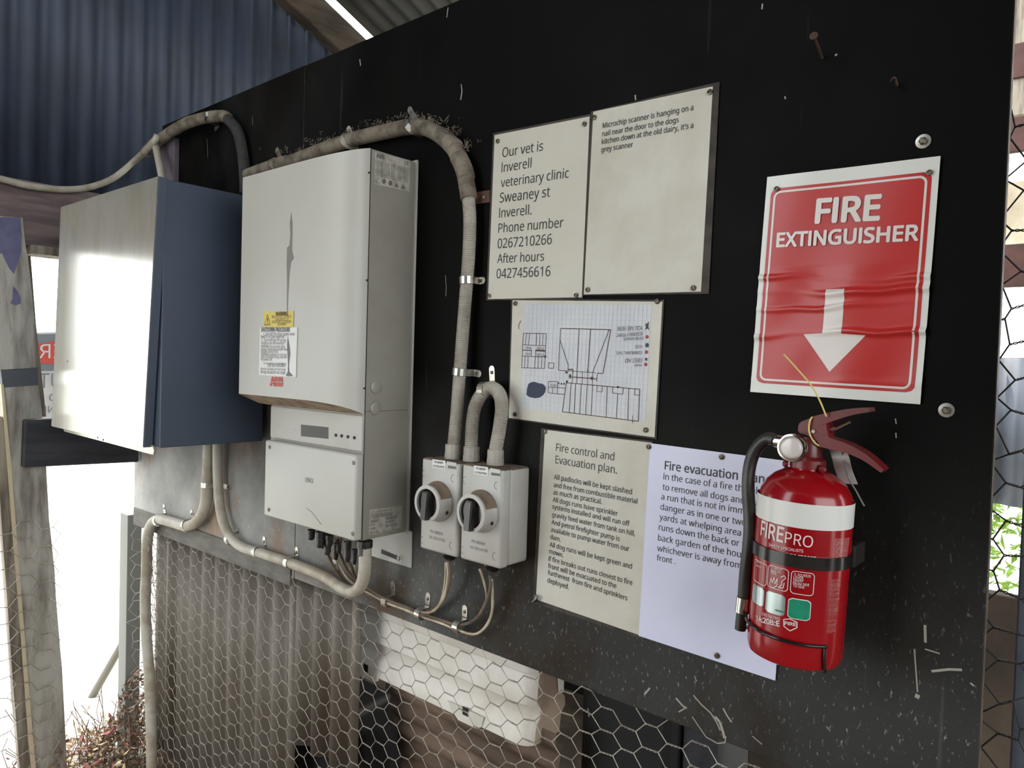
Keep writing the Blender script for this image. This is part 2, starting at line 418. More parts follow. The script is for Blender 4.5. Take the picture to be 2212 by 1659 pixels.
# unseen shed walls around the photographer and behind the board
bm = B(); box(bm, -1.45, 3.05, -3.45, -3.4, 0, zr(2.9)); tag(obj('unseen_wall_back', bm, M_wallk), kind='structure')
bm = B(); box(bm, 3.0, 3.05, -3.4, -.2, 0, .75); tag(obj('unseen_low_wall_right', bm, M_wallk), kind='structure')  # unseen wall kept low, opening above it added to let fill light in
bm = B(); box(bm, -2.4, -.62, 1.38, 1.42, 0, zr(.62)); tag(obj('wall_light_block', bm, M_wallk), kind='structure')  # dark wall added out of view to block sunlight behind the board
bm = B(); box(bm, .55, 3.0, .3, .34, 0, zr(1.6)); tag(obj('unseen_wall_far', bm, M_wallk), kind='structure')

# ------------------------------------------------------------------ the black board
zt, zb = zr(.689), zr(-.533)
wf = tag(bpy.data.objects.new('wall_front', None), kind='structure'); COL.objects.link(wf); wf.location = (-1.3, 0, zb)
def bsheet(x0, x1, z0=zb, y0=0.0, poly=None):
    bm = B()
    if poly: prism(bm, [Vector((x, y0, z)) for x, z in poly], (0, .017, 0))
    else: box(bm, x0, x1, y0, y0+.017, z0, zt, .0012, 1)
    bmesh.ops.recalc_face_normals(bm, faces=bm.faces)
    for q in bm.faces: q.material_index = 0 if abs(q.normal.y) > .5 else 1
    o = obj('board', bm, [M_board, M_edge], None); o.parent = wf; o.location = -Vector(wf.location)
bsheet(-2.436, -1.52, poly=[(-2.436,zb),(-1.52,zb),(-1.52,zt),(-2.272,zt),(-2.272,zr(.35)),(-2.436,zr(.35))]); bsheet(-1.5185, -.12)
bm = B(); box(bm, -2.25, -2.155, -.016, -.0005, zr(.36), zr(.63), .002); obj('timber_batten', bm, mat('mauve_timber', (96,86,92), .85, rgb2=(72,66,76), vs=10, stretch=(3,1,.6)), wf)
bm = B(); box(bm, -2.43, -1.53, -.004, -.0004, zb-.02, zb+.035, .0008, 1); obj('foot_strip', bm, mat('worn_grey_strip', (98,94,86), .7, rgb2=(78,74,66), vs=12, stretch=(1,1,3)), wf)
bm = B(); box(bm, -.30, -.22, .02, .085, 0, zt, .003); obj('stud', bm, M_wood, wf)
bm = B(); box(bm, -1.30, -1.22, .02, .10, zb+.03, zt, .003); obj('stud', bm, M_wood, wf)

# old splash and scratch marks on the board's face
M_mark = mat('pale_marks', (150,144,132), .7)
bm = B()
for pts, w_ in (([(996,182),(998,196)],.0022),([(998,196),(995,216)],.0028),([(777,128),(779,142)],.003),([(968,16),(965,38)],.0022),([(962,595),(964,622),(963,640)],.0012),([(1372,205),(1373,216)],.0026),([(1647,8),(1646,20)],.0022),([(1695,208),(1697,214)],.0018),([(1805,117),(1807,120)],.003),
    ([(1460,1508),(1475,1525),(1484,1530)],.0028),([(1466,1538),(1483,1528)],.0018),([(1498,1502),(1515,1522),(1535,1540),(1548,1560),(1556,1578)],.0020),([(1495,1548),(1510,1570),(1525,1592),(1550,1606),(1566,1604),(1568,1590)],.0016),([(1545,1548),(1555,1560),(1562,1582),(1565,1595)],.0040),([(1562,1530),(1570,1545),(1580,1560)],.0024),
    ([(1392,1500),(1404,1486)],.0028),([(1625,1590),(1646,1608)],.0014),([(1975,1402),(1982,1495)],.0016),([(1983,1500),(1980,1508)],.005),([(1998,1402),(2030,1412)],.0016),([(2012,1450),(2050,1446),(2078,1447)],.0030),([(1998,1350),(1999,1388)],.0030),([(2096,1475),(2104,1482)],.002),([(1575,1340),(1590,1372)],.001),([(880,1190),(886,1210)],.0012),([(1212,1300),(1222,1318)],.001),
    ([(1040,1395),(1052,1430),(1056,1470)],.0010),([(1270,1530),(1272,1548)],.0018),([(1500,1460),(1505,1472)],.0014),([(545,252),(546,270)],.001),([(447,300),(449,340)],.001),([(1934,904),(1936,916)],.0014),([(1935,935),(1936,946)],.0016)):
    for a, b in zip(pts, pts[1:]): seg2(bm, at(*a, .0004), at(*b, .0004), w_, NY)
o = obj('splash_marks', bm, M_mark, None, recalc=False); o.parent = wf; o.location = -Vector(wf.location); o['kind'] = 'stuff'
# bolts with washers, nail, wire
def washer(px, py, label, r=.0085):
    P = at(px, py, 0); t = thing('bolt', P, label, 'bolt', 'washered bolts on the black board')
    bm = B(); lathe(bm, [(r,0),(r,.002),(r*.55,.0022)], P, NY, 24); obj('washer', bm, M_metal, t, smooth='auto')
    bm = B(); lathe(bm, [(r*.55,.001),(r*.55,.005),(r*.4,.0065)], P, NY, 6); obj('bolt_head', bm, M_screw, t)
washer(1995, 306, 'washered bolt in the black board just above the red sign')
washer(2045, 886, 'washered bolt in the black board right of the extinguisher handle')
t = thing('nail', at(1776, 124, 0), 'rusty bent nail sticking out of the black board near the top', 'nail')
bm = B(); a = at(1776, 126, 0); b = at(1758, 78, .05); sweep(bm, resample([a, (a+b)/2+Vector((0,0,.001)), b], .004), .0018, 8); obj('shank', bm, M_rust, t, smooth='auto')
bm = B(); lathe(bm, [(.0052,0),(.0052,.0012),(.002,.002)], b, (b-a), 12); obj('nail_head', bm, M_rust, t)
bm = B(); a = at(1938, 185, 0); sweep(bm, catmull([a, at(1932,168,.02), at(1925,175,.015)], 5), .0016, 8); tag(obj('nail', bm, M_rust, smooth=True), 'small rusted nail in the black board up and right of the sign', 'nail')
bm = B(); strip(bm, ppath([(1022,428,.004),(1030,428,.003),(1058,424,.003)]), (0,0,1), .022, .0018)
t = tag(bpy.data.objects.new('rusty_bracket', None), 'rusty flat bracket beside the corrugated conduit at the vet notice', 'bracket'); COL.objects.link(t); t.location = at(1045,425,0)
obj('bracket_plate', bm, M_rust, t)
bm = B(); lathe(bm, [(.004,0),(.004,.002),(.0018,.0022)], at(1046,425,.0035), NY, 14); obj('screw', bm, M_screw, t)

# ------------------------------------------------------------------ papers
def screw(parent, px, py, r=.0042, d=.0035):
    bm = B(); P = at(px, py, d); lathe(bm, [(r,0),(r*.95,.0018),(r*.5,.0024),(r*.45,.0012)], P, NY, 14); obj('screw', bm, M_screw, parent)
def slab(name, corners, m, parent, d0, th=.0007, n=1):
    bm = B(); prism(bm, [at(px, py, d0) for px, py in corners], (0, th, 0)); return obj(name, bm, m, parent)
def zp(ox, oy, s, pts): return [(ox+x/s, oy+y/s) for x, y in pts]

def lines(parent, ox, oy, s, L, d, bold=0.0, k=1.05, m=None, name='lettering'):
    bm = B()
    for l in L:
        tx, p0, p1 = l[:3]; ref = l[3] if len(l) > 3 else None; bo = l[4] if len(l) > 4 else bold
        text(bm, tx, at(ox+p0[0]/s, oy+p0[1]/s, d), at(ox+p1[0]/s, oy+p1[1]/s, d), ref=ref, bold=bo, k=k)
    return obj(name, bm, m or M_ink, parent, recalc=False)

s1 = 3.3185
vet = thing('notice', at(1165, 646, 0), 'laminated notice with large print giving the vet and phone numbers', 'notice')
slab('lamination', [(1065,288),(1277,246),(1259,645),(1050,649)], M_lam, vet, .0022)
slab('sheet', [(1068.5,292),(1273.5,251.5),(1256.4,642),(1054,646)], M_paper, vet, .0030)
lines(vet, 1040, 160, s1, [('Our vet is',(148,597),(440,548)),('Inverell',(143,705),(357,670)),('veterinary clinic',(138,812),(625,742)),('Sweaney st',(130,922),(490,878)),
    ('Inverell.',(125,1030),(358,1006)),('Phone number',(120,1138),(585,1098)),('0267210266',(115,1250),(503,1218)),('After hours',(112,1355),(447,1338)),('0427456616',(107,1465),(492,1448))], .0034, k=1.10)
for p in ((1075.5,305),(1263,268),(1057,639),(1245,638)): screw(vet, *p)
chip = thing('notice', at(1390, 636, 0), 'laminated notice about the microchip scanner, mostly blank, highest on the board', 'notice')
slab('lamination', [(1276,241),(1554.4,176.6),(1531,634.6),(1259,638)], M_lam, chip, .0022)
slab('sheet', [(1281.5,241.4),(1539.6,186.5),(1514,630),(1261,636)], M_paper_c, chip, .0030)
lines(chip, 1040, 160, s1, [('Microchip scanner is hanging on a',(868,388),(1518,258)),('nail near the door to the dogs',(865,447),(1413,345)),("kitchen down at the old dairy, it's a",(862,503),(1518,385)),('grey scanner',(858,560),(1085,522))], .0034, bold=.009, k=1.15)
for p in ((1284,254),(1534,199),(1270,626),(1498,622)): screw(chip, *p)

# hand-drawn map
s2 = 5.351; mp = thing('site_map', at(1256, 940, 0), 'laminated hand-drawn site map on graph paper with a blue pond', 'map')
Z = lambda x, y, d=.0036: at(1080+x/s2, 640+y/s2, d)
slab('lamination', zp(1080,640,s2,[(130,32),(1898,40),(1808,1652),(92,1418)]), M_lam, mp, .0021)
slab('sheet', zp(1080,640,s2,[(146,45),(1876,62),(1785,1630),(103,1405)]), M_paper_c, mp, .0027)
slab('graph_sheet', zp(1080,640,s2,[(285,92),(1752,100),(1680,1455),(238,1290)]), M_grid, mp, .0031, .0003)
bm = B()
TL, TR, BR, BL = [Vector(v).to_3d() for v in ((285,92),(1752,100),(1680,1455),(238,1290))]
def bil(u, v): p = (TL*(1-u)+TR*u)*(1-v)+(BL*(1-u)+BR*u)*v; return (p.x, p.y)
for i in range(1, 30): seg2(bm, Z(*bil(i/30,0), .0033), Z(*bil(i/30,1), .0033), .0004, NY)
for i in range(1, 22): seg2(bm, Z(*bil(0,i/22), .0033), Z(*bil(1,i/22), .0033), .0003, NY)
obj('grid_lines', bm, M_gridl, mp, recalc=False)
bm = B()
def pl(P, w=.0010, d=.0036):
    for a, b in zip(P, P[1:]): seg2(bm, Z(*a, d), Z(*b, d), w, NY)
pl([(270,428),(535,432),(515,835),(250,825),(270,428)]); pl([(265,560),(525,572)]); pl([(255,690),(522,703)])
for a, b in (((305,430),(292,560)),((342,430),(330,562)),((422,430),(418,565)),((462,432),(455,568)),((497,432),(490,570)),((290,690),(282,826)),((325,692),(320,826)),((408,697),(400,830)),((442,700),(436,832)),((484,702),(478,834)),((365,615),(360,695)),((412,618),(410,697))): pl([a, b], .0009)
pl([(267,622),(365,628)],.0016); pl([(412,625),(522,632)],.003)
pl([(565,768),(622,772),(618,835),(560,830),(565,768)])
pl([(700,372),(1280,385),(1190,893),(1125,888)], .0013); pl([(700,372),(692,500),(675,855),(775,862)]); pl([(692,500),(788,795),(785,860)])
pl([(915,382),(890,865)]); pl([(1045,385),(1015,870)], .0013); pl([(1262,385),(1070,880)]); pl([(785,845),(842,845),(840,862)], .002)
pl([(785,862),(1110,885)]); pl([(1125,888),(1115,985)]); pl([(830,932),(1120,955)], .0016); pl([(780,1000),(1615,1075)], .0012)
for a, b in (((842,865),(835,1000)),((890,868),(888,1005)),((952,872),(948,1010)),((1012,875),(1008,1015)),((1070,880),(1066,1020))): pl([a, b], .0008)
pl([(765,1000),(722,1335),(1600,1445),(1615,1075)], .0012)
for a, b in (((820,1005),(798,1345)),((872,1010),(856,1352)),((940,1018),(922,1360)),((1008,1022),(988,1366)),((1070,1028),(1052,1375)),((1240,1040),(1225,1395)),((1360,1130),(1345,1408)),((1488,1062),(1475,1422))): pl([a, b])
pl([(1122,1030),(1118,1100),(1178,1105),(1185,1035)], .0008); pl([(1300,1045),(1298,1118),(1420,1132),(1425,1055)], .0009); pl([(1558,1070),(1555,1138),(1612,1145)], .0009)
pl([(560,985),(668,985),(660,1130),(555,1115),(560,985)], .0009); pl([(560,1050),(760,1062)], .0009); pl([(610,1050),(606,1120)], .0008); pl([(660,1130),(748,1133)], .0010)
pl([(1536,1375),(1532,1470)], .0008); pl([(240,280),(215,330),(215,380)], .001)
obj('pen_lines', bm, M_ink3, mp, recalc=False)
def blob(pts, m, nm='pen_mark'):
    bm = B(); bm.faces.new([bm.verts.new(Z(*p, .0037)) for p in pts]); obj(nm, bm, m, mp, recalc=False)
blob([(330,1010),(370,990),(405,990),(440,1003),(490,1012),(515,1030),(530,1060),(520,1110),(495,1145),(455,1172),(400,1178),(340,1165),(305,1140),(312,1070)], M_dam, 'pond_mark')
def disc(cx, cy, r, ry=None, n=10): return [(cx+r*math.cos(a*2*math.pi/n), cy+(ry or r)*math.sin(a*2*math.pi/n)) for a in range(n)]
for c in ((1700,470),(1693,645),(1684,788)): blob(disc(*c,18,22), M_reddot)
for c in ((1700,565,20,26),(1690,728,13,18),(522,697,12,18),(768,878,13,18),(772,988,12,18),(1062,948,18,20),(1363,1050,16,14),(810,925,13,26),(680,1005,9,9),(710,1012,9,12),(740,1012,9,12),(1015,862,7,16)): blob(disc(*c), M_ink)
blob([(1673,310),(1690,325),(1722,292),(1712,345),(1725,395),(1700,368),(1675,392),(1688,348)], M_ink)
bm = B()
for tx, a, b in (('YOU ARE HERE',(1650,342),(1355,352)),('ASSEMBLY POINT',(1655,412),(1345,432)),('EXTINGUISHERS',(1655,468),(1425,478)),('HOSE',(1645,562),(1560,566)),('COMMUNAL TAPS',(1642,632),(1345,638)),('FIRST AID',(1640,712),(1445,722)),('POWER',(1636,782),(1550,786))):
    text(bm, tx, Z(*a), Z(*b), k=1.3)
obj('legend_words', bm, M_ink2, mp, recalc=False); bm = B()
for tx, a, b in (('RUNS',(358,588),(295,580)),('PENS',(505,592),(425,585)),('RUNS',(352,655),(290,650)),('PENS',(505,660),(422,655)),('SHEDS',(658,1018),(580,1012))): text(bm, tx, Z(*a), Z(*b), k=1.2)
obj('handwriting', bm, M_ink2, mp, recalc=False)
for p in ((1113.5,655.5),(1420,651),(1113,895),(1395,929)): screw(mp, *p)

# fire control plan and fire evacuation plan
s3 = 2.9625
pl1 = thing('notice', at(1270, 1340, 0), 'grubby laminated fire control and evacuation plan with small print', 'notice')
slab('lamination', zp(1140,920,s3,[(85,14),(800,98),(745,1368),(32,1132)]), M_lam, pl1, .0018)
slab('sheet', zp(1140,920,s3,[(110,25),(790,108),(718,1340),(52,1110)]), M_paper_c, pl1, .0026)
lines(pl1, 1140, 920, s3, [('Fire control and',(180,160),(552,222)),('Evacuation plan.',(176,238),(570,307))], .0030, k=1.12)
lines(pl1, 1140, 920, s3, [('All padlocks will be kept slashed',(168,340),(665,438)),('and free from combustible material',(166,390),(700,498)),('as much as practical.',(164,438),(473,500)),('All dogs runs have sprinkler',(160,485),(575,577)),
    ('systems installed and will run off',(157,530),(650,642)),('gravity feed water from tank on hill,',(155,580),(685,705)),('And petrol firefighter pump is',(152,628),(587,738)),('available to pump water from our',(148,676),(648,803)),('dam.',(144,722),(210,742)),
    ('All dog runs will be kept green and',(140,772),(665,915)),('mown.',(137,815),(228,842)),('If fire breaks out runs closest to fire',(133,862),(668,1020)),('front will be evacuated to the',(130,908),(565,1040)),('furtherest  from fire and sprinklers',(128,950),(636,1118)),('deployed.',(125,1000),(262,1046))], .0030, bold=.009, k=1.12, name='small_lettering')
for p in ((1177,932),(1402,965),(1157,1291)): screw(pl1, *p)
bm = B(); sweep(bm, catmull([at(1155,1285,.004), at(1158,1292,.012), at(1150,1300,.004)], 4), .002, 6); obj('curled_corner', bm, M_metal, pl1)
pl2 = thing('notice', at(1530, 1430, 0), 'clean bluish white fire evacuation notice partly behind the extinguisher', 'notice')
tl = at(1406.7,957,0); bl = at(1382,1372,0); br = at(1676.7,1468.5,0); tr = tl+(br-bl)
bm = B(); prism(bm, [p+Vector((0,-.0036,0)) for p in (tl, tr, br, bl)], (0,.0007,0)); obj('sheet', bm, M_paper_b, pl2)
lines(pl2, 1140, 920, s3, [('Fire evacuation plan',(876,278),(1342,345),'Fire evacuation'),], .0040, k=1.08, bold=.0085)
lines(pl2, 1140, 920, s3, [('In the case of a fire the plan is',(868,342),(1372,420),'In the case of a fire th'),('to remove all dogs and put into',(862,408),(1385,498),'to remove all dogs and'),
    ('a run that is not in immediate',(853,470),(1385,565),'a run that is not in imm'),('danger as in one or two',(848,535),(1395,640)),('yards at whelping area or',(842,600),(1362,705),'yards at whelping area'),('runs down the back or the',(838,665),(1385,778),'runs down the back or t'),
    ('back garden of the house',(833,733),(1390,848),'back garden of the hous'),('whichever is away from',(828,800),(1367,915)),('front .',(825,860),(945,885))], .0040, k=1.08, name='small_lettering')
for p in ((1559,987),(1549,1416)): screw(pl2, *p, d=.004)

# fire extinguisher sign, its plastic sleeve wrinkled
sg = thing('fire_sign', at(1810, 870, 0), 'red and white paper sign reading FIRE EXTINGUISHER with a down arrow, in a wrinkled sleeve', 'sign')
C4 = [at(*p, .004) for p in ((1657.4,382.4),(2032,336.9),(1988,873.5),(1620.2,846.5))]
sw, sh = .210, .297
def wr(u, v):          # sleeve wrinkles, in metres, u across, v down
    h = .0006*math.sin(9*u+4*v)
    for v0, tilt, a, wdt in ((.475,.02,.0036,.012),(.535,.0,.0052,.015),(.60,-.03,.0026,.011),(.715,-.035,.0060,.013),(.93,-.02,.0012,.015)):
        c = v0+tilt*(u-.5)+.007*math.sin(7*u+v0*20)+.004*math.sin(19*u)
        amp = a*(.55+.45*math.sin(5*u+v0*31))
        h += amp*math.exp(-((v-c)/wdt)**2)
    h += .0006*math.sin(14*u+6*v)*math.sin(9*v)*(1 if v > .42 else 0)
    return h
def SP(u, v, o=0.0):
    p = (C4[0]*(1-u)+C4[1]*u)*(1-v)+(C4[3]*(1-u)+C4[2]*u)*v
    return p+NY*(wr(u, v)+o)
def sgrid(nm, m, ext, v0, v1, nu, nv, o):
    bm = B(); R = []
    for j in range(nv+1):
        v = v0+(v1-v0)*j/nv; a, b = ext(v)
        R.append([bm.verts.new(SP(a+(b-a)*i/nu, v, o)) for i in range(nu+1)])
    for j in range(nv):
        for i in range(nu):
            try: bm.faces.new((R[j][i], R[j+1][i], R[j+1][i+1], R[j][i+1]))
            except ValueError: pass
    return obj(nm, bm, m, sg, smooth=True, recalc=False)
sgrid('sheet', M_sign, lambda v: (0, 1), 0, 1, 50, 150, 0)
def rr(u0, u1, v0, v1, r):      # r in fraction of width
    rv = r*sw/sh
    def e(v):
        if v < v0+rv: k = 1-math.sqrt(max(0, 1-((v0+rv-v)/rv)**2))
        elif v > v1-rv: k = 1-math.sqrt(max(0, 1-((v-v1+rv)/rv)**2))
        else: k = 0
        return (u0+r*k, u1-r*k)
    return e
sgrid('red_panel', M_red, rr(.035,.965,.058,.955,.045), .058, .955, 48, 150, .0004)
def ringpts(u0, u1, v0, v1, r, n=8):
    rv = r*sw/sh; P = []
    for cu, cv, a0 in ((u1-r, v0+rv, -90), (u1-r, v1-rv, 0), (u0+r, v1-rv, 90), (u0+r, v0+rv, 180)):
        for k in range(n+1):
            a = math.radians(a0+90*k/n); P.append((cu+r*math.cos(a), cv+rv*math.sin(a)))
    Q = []
    for a, b in zip(P, P[1:]+P[:1]):
        m_ = max(1, int(math.hypot((b[0]-a[0])*sw, (b[1]-a[1])*sh)/.003))
        Q += [(a[0]+(b[0]-a[0])*k/m_, a[1]+(b[1]-a[1])*k/m_) for k in range(m_)]
    return Q
bm = B(); Q = ringpts(.062, .938, .076, .938, .038); n = len(Q); hw = .0014; A = []
for i, q in enumerate(Q):
    a, b = Q[i-1], Q[(i+1) % n]; du, dv = (b[0]-a[0])*sw, (b[1]-a[1])*sh; l = math.hypot(du, dv); nu_, nv_ = -dv/l*hw/sw, du/l*hw/sh
    A.append((bm.verts.new(SP(q[0]+nu_, q[1]+nv_, .0008)), bm.verts.new(SP(q[0]-nu_, q[1]-nv_, .0008))))
for i in range(n): bm.faces.new((A[i][0], A[i][1], A[(i+1) % n][1], A[(i+1) % n][0]))
obj('border_line', bm, M_pink, sg, recalc=False)
s4 = 2.963
bm = B(); ZS = lambda x, y: at(1600+x/s4, 320+y/s4, .0056)
text(bm, 'FIRE', ZS(480,478), ZS(882,457), bold=.032, k=1.0)
text(bm, 'EXTINGUISHER', ZS(230,632), ZS(1132,589), bold=.03, k=1.02)
obj('lettering', bm, M_pink, sg, recalc=False)
sgrid('arrow', M_pink, lambda v: (.432, .545) if v < .722 else (.315+.177*(v-.722)/.165, .685-.193*(v-.722)/.165), .525, .887, 16, 60, .0009)
for p in ((1678,408),(2008,373)): screw(sg, *p, r=.0036, d=.006)

# ------------------------------------------------------------------ solar inverter
inv = thing('solar_inverter', (-1.28, 0, zr(-.42)), 'tall pale grey solar inverter with bulging cover, small display and warning stickers', 'inverter')
XR, XL, D0 = -1.115, -1.442, .117
bm = B(); box(bm, XL, XR, -D0, -.006, zr(-.349), zr(-.10), .002); obj('wiring_housing', bm, M_inv_side, inv)
bm = B(); box(bm, -1.47, XR, -D0, -.006, zr(-.1005), zr(.399), .0025); obj('housing', bm, M_inv_side, inv)
# bulging upper cover: plan profile, top dips and foot rises towards the front
prof = [(XR, D0), (-1.116, .128), (-1.124, .141), (-1.14, .152), (-1.162, .160), (-1.19, .1655), (-1.23, .169), (-1.30, .170), (-1.40, .170), (-1.485, .170), (-1.489, .166), (-1.489, .120), (-1.47, D0)]
bm = B(); T = []; Bt = []
zt_ = lambda d: zr(.399-(d-D0)*.26); zb_ = lambda d: zr(-.106+(d-D0)*.43)
for x, d in prof: T.append(bm.verts.new((x, -d, zt_(d)))); Bt.append(bm.verts.new((x, -d, zb_(d))))
for i in range(len(prof)-1): bm.faces.new((T[i], T[i+1], Bt[i+1], Bt[i]))
bm.faces.new(T); bm.faces.new(Bt[::-1]); bm.faces.new((T[0], Bt[0], Bt[-1], T[-1]))
o = obj('front_cover', bm, [M_inv, M_under], inv, smooth='auto')
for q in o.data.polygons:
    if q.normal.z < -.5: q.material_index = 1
bm = B(); strip(bm, [Vector((XR+.0005, -D0+.001, zr(-.348))), Vector((XR+.0005, -D0+.001, zr(.398)))], (0,1,0), .0012, .001); obj('seam', bm, M_black, inv)
bm = B(); box(bm, XL, XR+.006, -.006, -.0005, zr(-.352), zr(.402), .001); obj('back_plate', bm, M_inv, inv)
# mounting bracket with slot
bm = B(); box(bm, -1.236, -1.098, -.0045, -.0007, zr(-.42), zr(-.345), .0012); br_ = obj('mounting_bracket', bm, M_inv, inv)
bm = B(); p0 = at(824,1191,.0052); p1 = at(858,1205,.0052); strip(bm, [p0, p1], (0,0,1), .0085, .001); obj('slot', bm, M_black, br_)
bm = B(); lathe(bm, [(.0072,0),(.0072,.0015),(.004,.0017),(.004,.005),(.002,.006)], at(864,1206,.0046), NY, 18); obj('screw', bm, M_metal, br_)
# display panel
bm = B(); box(bm, XL+.002, XR-.002, -D0-.003, -D0+.002, zr(-.178), zr(-.108), .003, 3); dp = obj('display_panel', bm, M_disp, inv)
bm = B(); prism(bm, ppath([(650,917),(709,923),(709,948),(650,942)], D0+.0036), (0,.001,0)); obj('screen', bm, M_lcd, dp)
for p in ((726,940),(738.5,941.5),(752,943.5),(766,945.5)):
    bm = B(); lathe(bm, [(.0032,0),(.0032,.0018),(.0022,.0026)], at(*p, D0+.003), NY, 14); obj('button', bm, M_black, dp)
for p in ((601,923.5),(618,926),(636,929)):
    bm = B(); lathe(bm, [(.0018,0),(.0012,.001)], at(*p, D0+.003), NY, 10); obj('indicator', bm, M_inv, dp)
# lower wiring cover
bm = B(); box(bm, XL+.008, XR+.001, -.135, -D0+.001, zr(-.347), zr(-.182), .0045, 3); lc = obj('wiring_cover', bm, M_inv, inv, smooth='auto')
for p in ((583,966),(764,1000),(581,1101),(762,1153)):
    bm = B(); lathe(bm, [(.0042,0),(.0042,.0010),(.0024,.0012)], at(*p, .1348), NY, 14); obj('screw', bm, M_screw, lc)
bm = B(); text(bm, 'UNO', at(659,1041,.1358), at(676,1044,.1358), bold=.0); obj('lettering', bm, M_ink2, lc, recalc=False)
bm = B(); pp = ppath([(662,1098),(672,1105),(680,1115),(686,1123),(694,1133)], .1354)
for a, b in zip(pp, pp[1:]): seg2(bm, a, b, .0012, NY)
obj('scratch', bm, M_ink2, lc, recalc=False)
# front mark: long grey scrape
DF = .1706
def flat(parent, nm, px, m, d, th=.0006):
    bm = B(); prism(bm, [at(x, y, d) for x, y in px], (0, th, 0)); return obj(nm, bm, m, parent)
flat(inv, 'scrape', [(629,460),(631,480),(631,505),(630,540),(634,558),(628,566),(625,590),(622,640),(621,672),(619.5,672),(620,620),(619,570),(620,535),(625,530),(627,510),(626,480)], mat('scrape_grey', (122,118,112), .6), DF)
wl_ = flat(inv, 'warning_sticker', [(570,673.5),(634,672),(632.5,706.5),(568,706.5)], M_yel, DF+.0008, .0010)
bm = B(); so5 = 8.29; ZW = lambda x, y, d=DF+.0011: at(540+x/so5, 650+y/so5, d)
text(bm, 'WARNING', ZW(460,262), ZW(682,258), bold=.03)
for tx, a, b in (('MULTIPLE D.C. SOURCES',(392,306),(740,300)),('TURN OFF ALL D.C.',(445,357),(710,352)),('ISOLATORS TO ISOLATE',(395,400),(740,395)),('EQUIPMENT',(495,442),(650,438))): text(bm, tx, ZW(*a), ZW(*b), k=1.2)
tri = [(312,248),(362,425),(258,432)]
for i in range(3): seg2(bm, ZW(*tri[i]), ZW(*tri[(i+1) % 3]), .0014, NY)
text(bm, '!', ZW(302,405), ZW(320,405), k=.5); obj('lettering', bm, M_ink3, wl_, recalc=False)
sd = flat(inv, 'procedure_sticker', [(561.5,707.5),(641.5,707),(638.5,815),(559,810)], M_label, DF+.0010, .0014)
bm = B()
text(bm, 'SHUTDOWN PROCEDURE', ZW(200,548,DF+.0015), ZW(715,550,DF+.0015), bold=.03, k=1.25)
for tx, a, b in (('1. Turn off the solar supply main',(235,612),(800,618)),('switch of the inverter',(195,665),(620,668)),('2. Turn off the PV array',(200,728),(645,732)),('isolators on the inverter',(200,780),(615,784)),('WARNING do not open plug',(195,836),(620,840)),('socket connections under load',(195,884),(670,890)),('isolate array first',(195,932),(500,936)),
    ('WARNING terminals on the line',(195,980),(650,986)),('side of isolators may remain',(195,1026),(655,1030)),('live when off.',(195,1068),(400,1076)),('For assistance in an emergency',(238,1132),(650,1142)),('call the installer',(312,1180),(635,1186)),('Inverter location at front shed',(190,1234),(632,1252)),('Array location on roof',(185,1296),(632,1316))): text(bm, tx, ZW(*a, DF+.0015), ZW(*b, DF+.0015), bold=.006, k=1.1)
obj('lettering', bm, M_ink2, sd, recalc=False)
flat(inv, 'smudge', [(621.5,726),(624,740),(626,752),(627,765),(625,780),(624,792),(625,803),(633,812),(622,813),(617,811),(621.5,803),(622,785),(621,765),(620,745)], mat('smudge_grey', (110,106,108), .6), DF+.0014, .0004)
bm = B(); text(bm, 'ABB', at(583.5,833,DF+.0006), at(609.5,834,DF+.0006), bold=.045, k=1.02); lg = obj('logo', bm, mat('logo_red', (190,70,62), .5), inv, recalc=False)
bm = B(); seg2(bm, at(582,825,DF+.0009), at(611,825.7,DF+.0009), .0009, NY); seg2(bm, at(601.5,815,DF+.0009), at(601,835,DF+.0009), .0007, NY); obj('logo_gap', bm, M_inv, lg, recalc=False)
# right side: rating plate, barcode label, two blanking plugs, small screws
XS = XR+.0006
def side(nm, px, m, parent=inv, x=XS, th=.0007):
    bm = B(); prism(bm, [atx(a, b, x) for a, b in px], (-th, 0, 0)); return obj(nm, bm, m, parent)
s6 = 13.82; ZR = lambda x, y: (790+x/s6, 310+y/s6); M_plate = mat('rating_plate', (176,172,160), .5, rgb2=(150,144,132), vs=60); M_plate2 = mat('plate_block_grey', (142,137,128), .6)
rp = side('rating_plate', [ZR(*p) for p in ((262,262),(1330,500),(1315,1440),(262,1215))], M_plate)
bm = B(); R_ = lambda x, y: atx(*ZR(x, y), XS+.0004)
text(bm, 'ABB', R_(320,412), R_(560,465), n=NX, bold=.05); text(bm, 'CE', R_(1160,625), R_(1275,650), n=NX, bold=.02)
for y in (560,620,690,760,830,900,970):
    text(bm, 'RATED DATA  IP65   230V 50Hz', R_(330,y), R_(1250,y+215), n=NX, k=.9)
for c in ((550,1130,55,75,),(738,1185,55,78)):
    bm.faces.new([bm.verts.new(R_(x, y)) for x, y in disc(*c, n=16)])
for cx, cy in ((925,1245),(1120,1290)): bm.faces.new([bm.verts.new(R_(*p)) for p in ((cx,cy-80),(cx+62,cy+80),(cx-62,cy+45))])
for a, b in (((360,1010),(365,1090)),((310,1110),(310,1190)),((310,1150),(410,1185))): seg2(bm, R_(*a), R_(*b), .0012, NX)
obj('print', bm, M_ink2, rp, recalc=False)
s7 = 11.06; ZB = lambda x, y: (780+x/s7, 1080+y/s7)
bp = side('serial_label', [ZB(*p) for p in ((205,235),(985,135),(955,655),(185,850))], M_plate)
bm = B(); R7 = lambda x, y: atx(*ZB(x, y), XS+.0004)
text(bm, 'SERIAL NUMBER LABEL', R7(232,310), R7(625,260), n=NX)
x = 232
